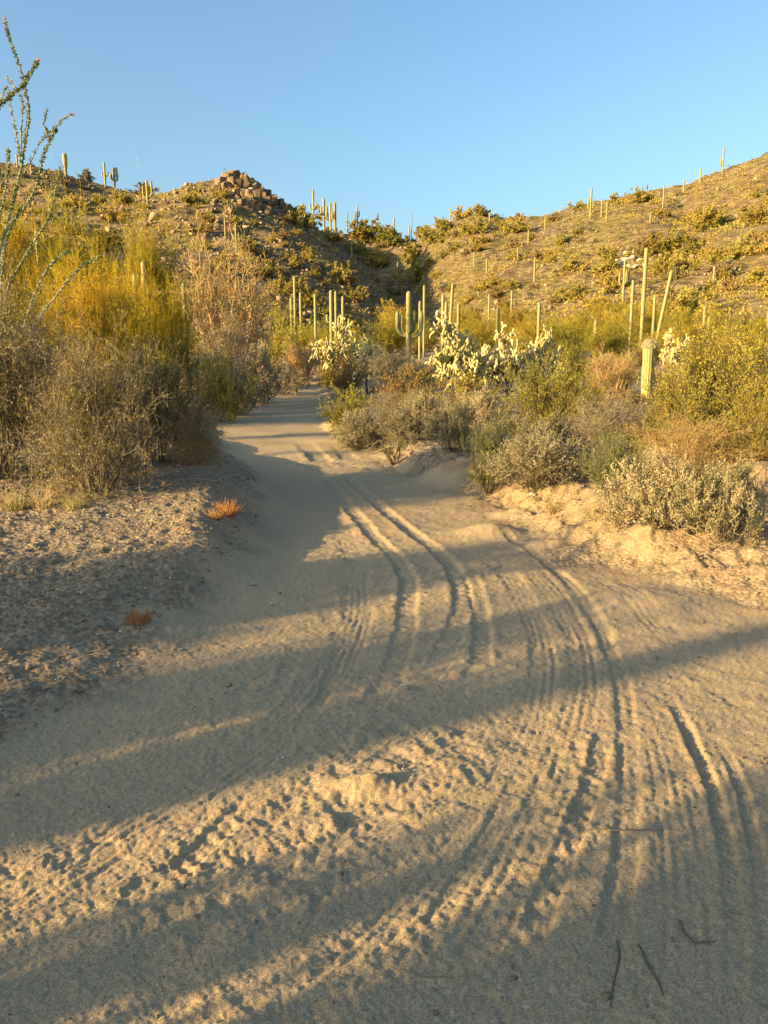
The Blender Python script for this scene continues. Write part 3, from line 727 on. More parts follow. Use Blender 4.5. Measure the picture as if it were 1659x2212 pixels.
# left of the road
# a few plants of each kind are grown; every shrub is a copy with its own size, turn and leaf colour
STOCK = {
    ('leafy', 0): [lambda s=s: leafy_shrub(s, 1.5, 2.0, 30000, 'creo', l=(.016, .034), stems=34, tw=2600, bare=.2, tilt=1.0) for s in (35, 40, 5)],
    ('leafy', 1): [lambda s=s: leafy_shrub(s, 1.6, 2.2, 11000, 'creo', l=(.035, .065), stems=24, tw=900, bare=.15, tilt=1.1) for s in (41, 42)],
    ('mound', 0): [lambda s=s: mound_shrub(s, .9, 1.7, 30000, l=(.017, .036), tw=2600) for s in (36, 38)],
    ('mound', 1): [lambda s=s: mound_shrub(s, 1.0, 1.9, 11000, l=(.03, .055), tw=900) for s in (31, 33)],
    ('twiggy', 0): [lambda s=s: twiggy_shrub(s, 2.0, 3.0, 5600, 24000, stems=40, tr=.0026, l=(.022, .046)) for s in (1, 2)],
    ('twiggy', 1): [lambda s=s: twiggy_shrub(s, 3.0, 3.4, 3400, 3000, stems=20, r=.05, tr=.006, l=(.04, .07), arch=.06, tlen=.8) for s in (15, 16)],
    ('palo', 0): [lambda s=s: palo_verde(s, 5.5, 6.5, 8300, tr=.009) for s in (10, 12)],
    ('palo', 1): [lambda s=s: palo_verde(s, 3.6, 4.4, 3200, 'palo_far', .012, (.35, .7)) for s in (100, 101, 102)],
    ('cholla', 0): [lambda s=s: cholla(s, 2.4, 3.0, 620, (.13, .23), .042) for s in (22, 20, 23)],
}
SIZE0 = {('leafy', 0): (1.5, 2.0), ('leafy', 1): (1.6, 2.2), ('mound', 0): (.9, 1.7), ('mound', 1): (1.0, 1.9), ('twiggy', 0): (2.0, 3.0), ('twiggy', 1): (3.0, 3.4), ('palo', 0): (5.5, 6.5), ('palo', 1): (3.6, 4.4), ('cholla', 0): (2.4, 3.0)}
CACHE = {}; TURN = np.random.default_rng(2024)
def stock(key, k):
    k = k % len(STOCK[key])
    if (key, k) not in CACHE: CACHE[(key, k)] = STOCK[key][k]()
    return CACHE[(key, k)]
def plant(kind, label, cat, key, k, pos, h, w, group=None, over=None):
    """a copy of a stock plant, h x w metres; over = {part: material} where this one has its own colour"""
    h0, w0 = SIZE0[key]; e = empty(kind, pos, TURN.uniform(0, 6.28), (w / w0, w / w0, h / h0))
    for nm, me in stock(key, k).items():
        o = link(nm, me, e)
        if over and nm in over: o.material_slots[0].link = 'OBJECT'; o.material_slots[0].material = M[over[nm]]
    return tag(e, label, cat, group)
KEY = {'leafy_shrub': 'leafy', 'mound_shrub': 'mound', 'twiggy_shrub': 'twiggy', 'palo_verde': 'palo', 'cholla': 'cholla'}
def shrub(fn, kind, label, cat, x0, x1, ytop, Y, seed, group=None, wk=1.06, hk=1.12, leaf=None, twig=None, mat=None, **kw):
    p = base_at((x0 + x1) / 2, Y); w, h = dims(x0, x1, ytop, Y, p)
    hk = hk if x1 < 700 else 1.03
    f = KEY[fn.__name__]; near = {'leafy': 13.5, 'mound': 14.5, 'twiggy': 16, 'palo': 40, 'cholla': 99}[f]
    key = (f, 0 if Y < near else 1); over = {}
    if leaf: over['foliage'] = leaf
    if twig: over['stems'] = twig; over['twigs'] = twig
    if mat: over['crown'] = mat
    return plant(kind, label, cat, key, seed, p, max(h, .1) * hk, w * wk, group, over)

shrub(twiggy_shrub, 'grey_thorn_shrub', 'large grey-brown twiggy shrub at left edge in front of the ocotillo', 'shrub', -260, 150, 650, 8.2, 1, tw=11000, nl=13000, stems=44)
shrub(twiggy_shrub, 'grey_thorn_shrub', 'grey-brown twiggy shrub with arching pale twigs, right neighbour of the left-edge shrub', 'shrub', 60, 325, 765, 7.7, 2, tw=9500, nl=13000, stems=40)
shrub(leafy_shrub, 'leafy_thorn_shrub', 'leafy shrub with dark forked trunk left of the road', 'shrub', 205, 465, 770, 9.3, 3, leaf='small_leaf', nl=8500, l=(.022, .045), stems=22, bare=.35, tw=1300, tilt=1.1)
shrub(twiggy_shrub, 'low_twig_shrub', 'low brown twiggy shrub reaching toward the road below the leafy shrub', 'shrub', 330, 475, 880, 9.2, 4, tw=3400, nl=2500, twig='twig_brown', stems=22)
# dark forked trunk inside the leafy shrub is part of it
shrub(leafy_shrub, 'creosote_bush', 'bright yellow leafy bush on the left road edge below the small cholla', 'bush', 400, 545, 782, 20, 5, nl=7500, l=(.035, .07), stems=26, tw=900, bare=.15, tilt=1.1)
shrub(mound_shrub, 'bursage_bush', 'grey cushion bush behind the yellow bush on the left road edge', 'bush', 500, 615, 762, 27, 6, nl=5200, l=(.05, .09), tw=800)
shrub(mound_shrub, 'bursage_bush', 'low grey bush at the bend, nearest the far end of the road on its left', 'bush', 560, 655, 785, 33, 7, nl=5200, l=(.06, .1), tw=800)
shrub(cholla, 'chain_cholla', 'small pale cholla standing above the yellow bush left of the road', 'cactus', 388, 436, 748, 24, 8, joints=150, jl=(.14, .24), jr=.045)
shrub(leafy_shrub, 'dry_bush', 'tawny dry bush between the small cholla and the brown bare tree', 'bush', 415, 520, 765, 25, 9, leaf='pale_leaf', nl=4200, l=(.04, .07), tw=700)

# palo verde thicket on the left
shrub(palo_verde, 'palo_verde_tree', 'big yellow-green palo verde at left behind the ocotillo stems', 'tree', -130, 175, 488, 25, 10, twigs=10500, tr=.009)
shrub(palo_verde, 'palo_verde_tree', 'broad yellow-green palo verde in the middle of the left thicket', 'tree', 60, 320, 500, 26.5, 11, twigs=10500, tr=.009)
shrub(palo_verde, 'palo_verde_tree', 'lower yellow palo verde at the right end of the left thicket', 'tree', 225, 420, 612, 23, 12, twigs=10500, tr=.009)
shrub(palo_verde, 'palo_verde_tree', 'taller plume of palo verde rising above the right end of the left thicket', 'tree', 265, 375, 468, 36, 13, twigs=5000, tr=.008)
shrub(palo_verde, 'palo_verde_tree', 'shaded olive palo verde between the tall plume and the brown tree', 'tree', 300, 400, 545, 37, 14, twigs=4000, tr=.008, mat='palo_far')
shrub(twiggy_shrub, 'bare_tree', 'rusty brown bare tree left of the road bend', 'tree', 372, 598, 552, 37, 15, tw=11000, nl=5000, leaf='small_leaf', l=(.04, .07), twig='twig_brown', stems=16, r=.10, arch=.05, tlen=.8, bark='twig_grey')
shrub(twiggy_shrub, 'grey_dead_shrub', 'grey dead shrub under the rusty brown bare tree', 'shrub', 430, 560, 690, 33, 16, tw=2600, nl=0, stems=18, r=.03)
shrub(palo_verde, 'palo_verde_tree', 'rounded bright palo verde just right of the brown bare tree', 'tree', 545, 705, 668, 46, 17, twigs=7000, tr=.008)
shrub(twiggy_shrub, 'brown_shrub', 'brown twiggy shrub at the far end of the road', 'shrub', 610, 705, 735, 42, 18, tw=2200, nl=1500, twig='twig_brown', l=(.04, .07))
shrub(leafy_shrub, 'creosote_bush', 'small yellow bush beside the mound at the road end', 'bush', 685, 745, 775, 38, 19, nl=2600, l=(.05, .09), tw=500)

# centre
shrub(cholla, 'chain_cholla', 'pale cholla in the centre, left of the candelabra saguaro', 'cactus', 680, 800, 700, 33, 20, joints=560, jl=(.16, .27), jr=.05)
shrub(cholla, 'chain_cholla', 'small pale cholla tucked between the two large centre chollas', 'cactus', 760, 832, 738, 31, 21, joints=260, jl=(.16, .26), jr=.048)
shrub(cholla, 'chain_cholla', 'largest whitish cholla right of the candelabra saguaro', 'cactus', 885, 1062, 694, 22, 22, joints=950, jl=(.12, .21), jr=.04)
shrub(cholla, 'chain_cholla', 'whitish cholla adjoining the largest cholla on its right', 'cactus', 1030, 1150, 716, 22.5, 23, joints=560, jl=(.12, .21), jr=.04)
shrub(cholla, 'chain_cholla', 'smaller cholla at the right end of the white cholla row', 'cactus', 1118, 1215, 722, 23, 24, joints=360, jl=(.12, .21), jr=.04)
shrub(cholla, 'chain_cholla', 'pale cholla just right of the stubby ribbed saguaro', 'cactus', 1415, 1492, 720, 36, 25, joints=330, jl=(.16, .26), jr=.05)
shrub(twiggy_shrub, 'tan_shrub', 'tan twiggy shrub under the candelabra saguaro', 'shrub', 780, 905, 748, 29, 26, tw=2800, nl=2200, l=(.04, .07), leaf='pale_leaf')
shrub(leafy_shrub, 'rusty_bush', 'rusty yellow bush below the largest cholla', 'bush', 815, 965, 790, 19, 27, leaf='orange_leaf', nl=5500, l=(.03, .06), tw=900)
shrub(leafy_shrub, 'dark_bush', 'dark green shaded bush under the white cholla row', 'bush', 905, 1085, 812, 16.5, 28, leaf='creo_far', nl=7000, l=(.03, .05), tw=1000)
shrub(twiggy_shrub, 'dead_brush', 'tangle of dead pale branches behind the roadside bushes', 'shrub', 800, 1010, 848, 14.8, 29, tw=1900, nl=0, stems=26, r=.012, arch=.2)
shrub(leafy_shrub, 'creosote_bush', 'yellow-green leafy bush on the right road edge', 'bush', 688, 808, 838, 17, 30, nl=7500, l=(.03, .055), tw=900, bare=.15, tilt=1.1)
shrub(mound_shrub, 'bursage_bush', 'grey-tan cushion bush on the right road edge below the yellow-green bush', 'bush', 712, 850, 892, 14.2, 31, leaf='pale_leaf', nl=9500, l=(.022, .045))
shrub(mound_shrub, 'bursage_bush', 'grey cushion bush with dark shaded right side beside the road', 'bush', 800, 945, 888, 13.6, 32, nl=9500, l=(.022, .045))
shrub(mound_shrub, 'bursage_bush', 'pale cushion bush between the shaded grey bush and the green-leaved bush', 'bush', 915, 1045, 872, 11.6, 33, leaf='pale_leaf', nl=9500, l=(.02, .042))
shrub(leafy_shrub, 'brittle_bush', 'small fresh green-leaved bush at the front of the right thicket', 'bush', 1000, 1130, 905, 9.4, 34, leaf='green_leaf', nl=5200, l=(.025, .05), tw=700, bare=.15, tilt=1.2)
shrub(leafy_shrub, 'creosote_bush', 'tall yellow-green creosote in the middle of the right thicket', 'bush', 1075, 1285, 778, 11.2, 35, nl=9500, l=(.028, .055), stems=34, tw=1500, bare=.25)
shrub(mound_shrub, 'bursage_bush', 'dark grey cushion bush on the right bank above the clay mounds', 'bush', 1048, 1295, 940, 8.4, 36, nl=19000, l=(.018, .036), tw=2400)
shrub(twiggy_shrub, 'brown_shrub', 'brown-grey twiggy shrub behind the dark cushion bush', 'shrub', 1235, 1425, 868, 9.3, 37, tw=4200, nl=5200, leaf='grey_leaf')
shrub(mound_shrub, 'white_bush', 'whitish dry bush at the right, nearest the road', 'bush', 1325, 1560, 985, 6.2, 38, leaf='pale_leaf', nl=19000, l=(.016, .034), tw=2600)
shrub(mound_shrub, 'white_bush', 'whitish bush touching the right edge in front of the boulder', 'bush', 1480, 1690, 1005, 5.9, 39, leaf='pale_leaf', nl=17000, l=(.016, .034), tw=2400)
shrub(leafy_shrub, 'creosote_bush', 'tallest yellow creosote at the right edge', 'bush', 1420, 1720, 690, 9.4, 40, nl=14000, l=(.026, .05), stems=44, tw=2300, bare=.25)
shrub(leafy_shrub, 'creosote_bush', 'yellow creosote against the left side of the tallest one', 'bush', 1430, 1560, 800, 10.4, 41, nl=7500, l=(.026, .05), stems=30, tw=1200, bare=.25)
shrub(twiggy_shrub, 'brown_shrub', 'low brown twig tangle at the foot of the tallest creosote', 'shrub', 1380, 1640, 905, 8.4, 42, tw=5000, nl=2500, twig='twig_brown', stems=36)
shrub(leafy_shrub, 'brittle_bush', 'small green-leaved sprig bush behind the whitish bushes', 'bush', 1270, 1400, 935, 7.3, 43, leaf='green_leaf', nl=3000, l=(.022, .045), tw=500)
shrub(twiggy_shrub, 'orange_shrub', 'orange-brown dry shrub left of the stubby ribbed saguaro', 'shrub', 1270, 1400, 755, 26, 44, tw=3000, nl=2600, twig='twig_brown', leaf='orange_leaf', l=(.03, .055))
shrub(twiggy_shrub, 'orange_shrub', 'orange-brown dry shrub right of the stubby ribbed saguaro', 'shrub', 1400, 1500, 775, 27, 45, tw=2400, nl=2400, twig='twig_brown', leaf='orange_leaf', l=(.03, .055))
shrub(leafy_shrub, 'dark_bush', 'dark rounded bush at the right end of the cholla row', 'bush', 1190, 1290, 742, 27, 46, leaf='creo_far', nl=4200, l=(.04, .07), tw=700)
shrub(mound_shrub, 'bursage_bush', 'pale grey cushion bush behind the tall creosote of the right thicket', 'bush', 1230, 1400, 862, 12.5, 47, leaf='grey_leaf', nl=7500, l=(.025, .05))
shrub(mound_shrub, 'bursage_bush', 'rusty low bush in front of the stubby ribbed saguaro', 'bush', 1290, 1430, 845, 20, 48, leaf='orange_leaf', nl=5000, l=(.035, .06), tw=800)
for k, (fn, kind, lab, cat, x0, x1, yt, Y, kw) in enumerate([
        (mound_shrub, 'bursage_bush', 'grey-green cushion bush between the dark cushion bush and the tall creosote', 'bush', 1110, 1275, 905, 9.3, dict(nl=9000, l=(.02, .042))),
        (leafy_shrub, 'creosote_bush', 'yellow-leaved bush against the lower left of the tallest creosote', 'bush', 1370, 1530, 860, 9.0, dict(nl=6500, l=(.025, .05), bare=.12, tilt=1.1)),
        (leafy_shrub, 'creosote_bush', 'golden bush at the right edge just above the boulder', 'bush', 1560, 1740, 830, 8.3, dict(nl=8000, l=(.025, .05), bare=.12, tilt=1.1)),
        (leafy_shrub, 'creosote_bush', 'golden bush behind the tallest creosote, right of the pale cholla', 'bush', 1470, 1700, 742, 15, dict(nl=8000, l=(.035, .065), bare=.15)),
        (leafy_shrub, 'creosote_bush', 'pale golden bush in front of the right orange-brown shrub', 'bush', 1425, 1540, 840, 17, dict(nl=5500, l=(.035, .065), bare=.15)),
        (leafy_shrub, 'creosote_bush', 'golden bush against the right side of the tall thicket creosote', 'bush', 1210, 1330, 812, 13, dict(nl=5500, l=(.03, .055), bare=.15)),
        (mound_shrub, 'dry_bush', 'straw-coloured cushion bush left of the tall thicket creosote', 'bush', 985, 1100, 848, 13.2, dict(nl=6500, leaf='pale_leaf', l=(.025, .05))),
        (mound_shrub, 'dry_bush', 'straw-coloured cushion bush among the dead branches', 'bush', 850, 965, 852, 13.8, dict(nl=5500, leaf='pale_leaf', l=(.025, .05))),
        (leafy_shrub, 'rusty_bush', 'rusty bush under the left centre cholla', 'bush', 690, 800, 770, 27, dict(nl=4200, leaf='orange_leaf', l=(.04, .075), bare=.12)),
        (leafy_shrub, 'creosote_bush', 'golden bush behind the dark forked snag left of the road', 'bush', 290, 385, 775, 15, dict(nl=6000, l=(.03, .055), bare=.12, tilt=1.1)),
        (palo_verde, 'palo_verde_tree', 'low golden palo verde in front of the left thicket, above the twiggy shrub', 'tree', 90, 320, 622, 18, dict(twigs=6500, tr=.006)),
        (palo_verde, 'palo_verde_tree', 'golden palo verde filling the gap below the middle of the left thicket', 'tree', 130, 350, 560, 21, dict()),
        (palo_verde, 'palo_verde_tree', 'low golden palo verde at the left edge behind the ocotillo foot', 'tree', -120, 150, 600, 17.5, dict(twigs=6500, tr=.006)),
        (mound_shrub, 'bursage_bush', 'grey bush low on the road edge at the right of the yellow left bush', 'bush', 470, 560, 805, 22, dict(nl=4200, l=(.04, .07), tw=700)),
        ]):
    shrub(fn, kind, lab, cat, x0, x1, yt, Y, 60 + k, **kw)
# seedling on the right bank
p = hit(852, 1003); put('green_seedling', 'little green upright seedling on the right bank by the road', 'plant', leafy_shrub(49, .42, .5, 420, 'green_leaf', l=(.02, .035), stems=10, tw=40, bare=.3, tilt=.7), p)

# middle distance thicket: shared plants, each a tree of its own
ORD = 'first second third fourth fifth sixth seventh eighth ninth tenth eleventh twelfth thirteenth fourteenth fifteenth sixteenth seventeenth eighteenth nineteenth twentieth'.split()
ORD = ['leftmost' if k == 0 else v for k, v in enumerate(ORD)] + ['twenty-' + v for v in 'first second third fourth fifth sixth seventh eighth ninth'.split()]
mid_trees = [(1215, 690, 42, 1.0), (1310, 682, 46, 1.15), (1420, 700, 50, 1.1), (1500, 690, 44, 1.0), (1570, 705, 40, .9), (1655, 690, 44, 1.1), (1130, 690, 52, 1.0), (1050, 680, 56, 1.0), (985, 690, 60, .9),
             (830, 680, 66, 1.1), (770, 700, 58, .8), (905, 690, 72, 1.0), (1360, 655, 62, 1.0), (1250, 665, 66, 1.0), (1170, 668, 74, 1.0), (1480, 665, 66, 1.0), (1600, 668, 62, 1.0), (730, 690, 64, .8), (1100, 660, 78, .9), (1010, 655, 84, .9),
             (690, 680, 72, .8), (860, 665, 90, .9), (1545, 660, 74, .9), (1425, 645, 78, .8), (1300, 645, 82, .8)]
for k, (x, yt, Y, s) in enumerate(mid_trees):
    p = base_at(x, Y); h = at_depth(x, yt, Y)[2] - p[2]; f = max(h / 3.6, .35)
    plant('palo_verde_tree', 'yellow-green palo verde, %s from left in the valley thicket before the hills' % ORD[sorted(q[0] for q in mid_trees).index(x)], 'tree', ('palo', 1), k, p, f * 3.7, f * 4.7 * s, 'palo verdes of the valley thicket')
rg = np.random.default_rng(77)
for k in range(70):
    Y = rg.uniform(30, 84); x = rg.uniform(640, 1700) if k % 3 else rg.uniform(-60, 640)
    p = base_at(x, Y)
    if XL(Y) - .8 < p[0] < XR(Y) + 1.2 or (x < 640 and Y < 40): continue
    if Y < 34 and x > 1280: continue
    f = rg.uniform(.5, 1.0)
    plant('desert_shrub', 'small desert shrub among the valley thicket', 'bush', ('leafy', 1), k, p, f * 1.6 * rg.uniform(.8, 1.1), f * 2.3, 'shrubs among the valley thicket', {'foliage': ('creo_far', 'creo', 'orange_leaf', 'pale_leaf')[int(rg.integers(0, 4))]})

# ocotillo behind the left shrub: each wand a part of its own
def ocotillo():
    Y0 = 10.9; base = base_at(-28, Y0); e = empty('ocotillo', base)
    tag(e, 'tall ocotillo with thin leafy wands against the sky at left edge', 'plant')
    c = .2728
    W = [[(10, 2050), (40, 1850), (110, 1600), (140, 1430), (175, 1310), (180, 1200), (205, 1080), (235, 930), (215, 780), (190, 660), (140, 480), (90, 350), (50, 230), (35, 140)],
         [(175, 1300), (172, 1200), (165, 1080), (168, 950), (188, 850), (165, 770), (120, 690), (40, 600)],
         [(-60, 1250), (-50, 1000), (-20, 860), (10, 815), (70, 775), (130, 720), (190, 680), (222, 600), (285, 520), (300, 480)],
         [(-10, 830), (15, 770), (35, 715), (62, 670)],
         [(160, 1290), (150, 1200), (125, 1060), (95, 900), (75, 780), (65, 700)],
         [(-10, 2000), (20, 1890), (80, 1750), (200, 1650), (280, 1500), (310, 1380), (335, 1250), (385, 1130), (430, 1050), (445, 1010)],
         [(150, 1450), (195, 1360), (240, 1290), (300, 1150), (370, 1070), (440, 1010), (500, 940), (575, 912)],
         [(392, 1120), (365, 1050), (345, 990), (352, 930), (378, 855)],
         [(40, 2300), (110, 2180), (200, 2020), (260, 1930), (330, 1820), (390, 1730), (420, 1600), (450, 1430), (485, 1300)],
         [(385, 1765), (440, 1720), (475, 1655)],
         [(-30, 1900), (0, 1690), (40, 1550), (60, 1350), (70, 1280), (65, 1160)],
         [(-20, 2060), (30, 1870), (70, 1700), (105, 1560), (125, 1440)],
         [(240, 2400), (330, 2200), (400, 2090), (500, 2010), (560, 1985)],
         [(300, 2500), (400, 2400), (570, 2180), (680, 2080), (830, 2020)],
         [(0, 2300), (20, 2120), (30, 1960), (80, 1800), (130, 1720), (165, 1620)]]
    rng = np.random.default_rng(5)
    rooted = {0, 5, 8, 10, 11, 12, 13, 14, 2}
    for k, w in enumerate(W):
        dY = rng.uniform(-.5, .5) if k in rooted else None
        pts = []
        if k in rooted: pts = [base - np.array([0, 0, .1]), base + np.array([.02 * k - .1, dY * .15, .45])]
        dk = {1: 0, 4: 0, 6: 0, 7: 5, 9: 8, 3: 2}.get(k)
        if dk is not None: dY = DY[dk]
        if k == 0: DY = {}
        DY[k] = dY
        for x, y in w: pts.append(at_depth(x * c, y * c, Y0 + dY))
        q = np.array(pts); n = len(q); t = np.linspace(0, n - 1, n * 5); P = np.stack([np.interp(t, np.arange(n), q[:, i]) for i in range(3)], 1)
        for _ in range(6): P[1:-1] = .25 * P[:-2] + .5 * P[1:-1] + .25 * P[2:]
        r = (.017 if k in rooted else .010) * np.linspace(1, .35, len(P))
        V, Q = tubes(P[None] - base, r[None], 5)
        stem = link('wand', MB().add(V, Q).mesh('ocotillo_wand', M['oco']), e)
        L = np.linalg.norm(np.diff(P, axis=0), axis=1).sum()
        V, Q = leaves(rng, P[None] - base, int(L * 190), (.12 if k in rooted else 0, .97), (.025, .05), .45, 1.3, .25)
        link('leaves', MB().add(V, Q).mesh('ocotillo_leaves', M['oco_leaf'], False), stem)
        if k in (0, 2, 6):
            V, Q = leaves(rng, P[None] - base, 26, (.95, 1.0), (.03, .05), .35, .8, .5); link('flower_tip', MB().add(V, Q).mesh('ocotillo_flowers', M['oco_red'], False), stem)
ocotillo()

# bare dark trunk that shows inside the leafy shrub, a stump-like forked snag
def snag():
    p = base_at(283, 8.9); e = empty('forked_snag', p); tag(e, 'dark forked dead trunk showing through the leafy shrub left of the road', 'tree')
    for nm, w in (('trunk', [(272, 1000), (276, 930), (270, 880), (268, 830), (272, 780)]), ('branch', [(272, 905), (300, 870), (322, 840), (345, 822)]), ('branch', [(268, 850), (255, 815), (240, 790)])):
        q = np.array([at_depth(x, y, 8.9) for x, y in w]) - p
        if nm == 'trunk': q[0, 2] = -.05
        t = np.linspace(0, len(q) - 1, 14); P = np.stack([np.interp(t, np.arange(len(q)), q[:, i]) for i in range(3)], 1)
        V, Q = tubes(P[None], np.linspace(.035, .012, 14)[None] * (1 if nm == 'trunk' else .7), 6); link(nm, MB().add(V, Q).mesh('snag_' + nm, M['twig_dark']), e)
snag()

# shrubs left of the picture; their shadows lie across the near road
for k, (t, c, h, w, lab) in enumerate([(-4.6, 5.15, 2.3, 2.0, 'shrub out of view at left, shading the near verge'), (-4.4, 3.55, 1.95, 1.05, 'low shrub out of view at left beside the verge shrub'), (-7.2, 5.3, 2.5, 1.3, 'shrub out of view at left behind the verge shrub'),
                                       (-4.2, 2.95, 1.7, .6, 'narrow shrub out of view at left, between the low shrubs'), (-4.0, 2.05, 1.3, .6, 'small shrub out of view at left, nearest the viewer'),
                                       (-4.6, .55, 3.2, 2.7, 'shrub out of view at left, shading the near road'), (-5.6, -.8, 3.2, 2.4, 'shrub out of view behind the viewer at left'), (-8.2, .3, 3.6, 2.6, 'wide shrub out of view, farther behind at left')]):
    x, y = t * .866 - c * .5, t * .5 + c * .866
    plant('thorn_shrub', lab, 'shrub', ('mound', 0), k, (x, y, ground_z(x, y)), h, w)
for k, (t, c, h, w, lab) in enumerate([(-13, 4.2, 4.3, 2.6, 'palo verde out of view at left, striping the right side of the road with shade')]):
    x, y = t * .866 - c * .5, t * .5 + c * .866
    plant('palo_verde_tree', lab, 'tree', ('palo', 1), k, (x, y, ground_z(x, y)), h, w)
x, y = -17 * .866 - 2.78 * .5, -17 * .5 + 2.78 * .866
saguaro('saguaro out of view at left whose shadow makes the dark bar on the road', (x, y, ground_z(x, y)), 5.4, .14, ((.55, 60, 2.0, .2, .7),))

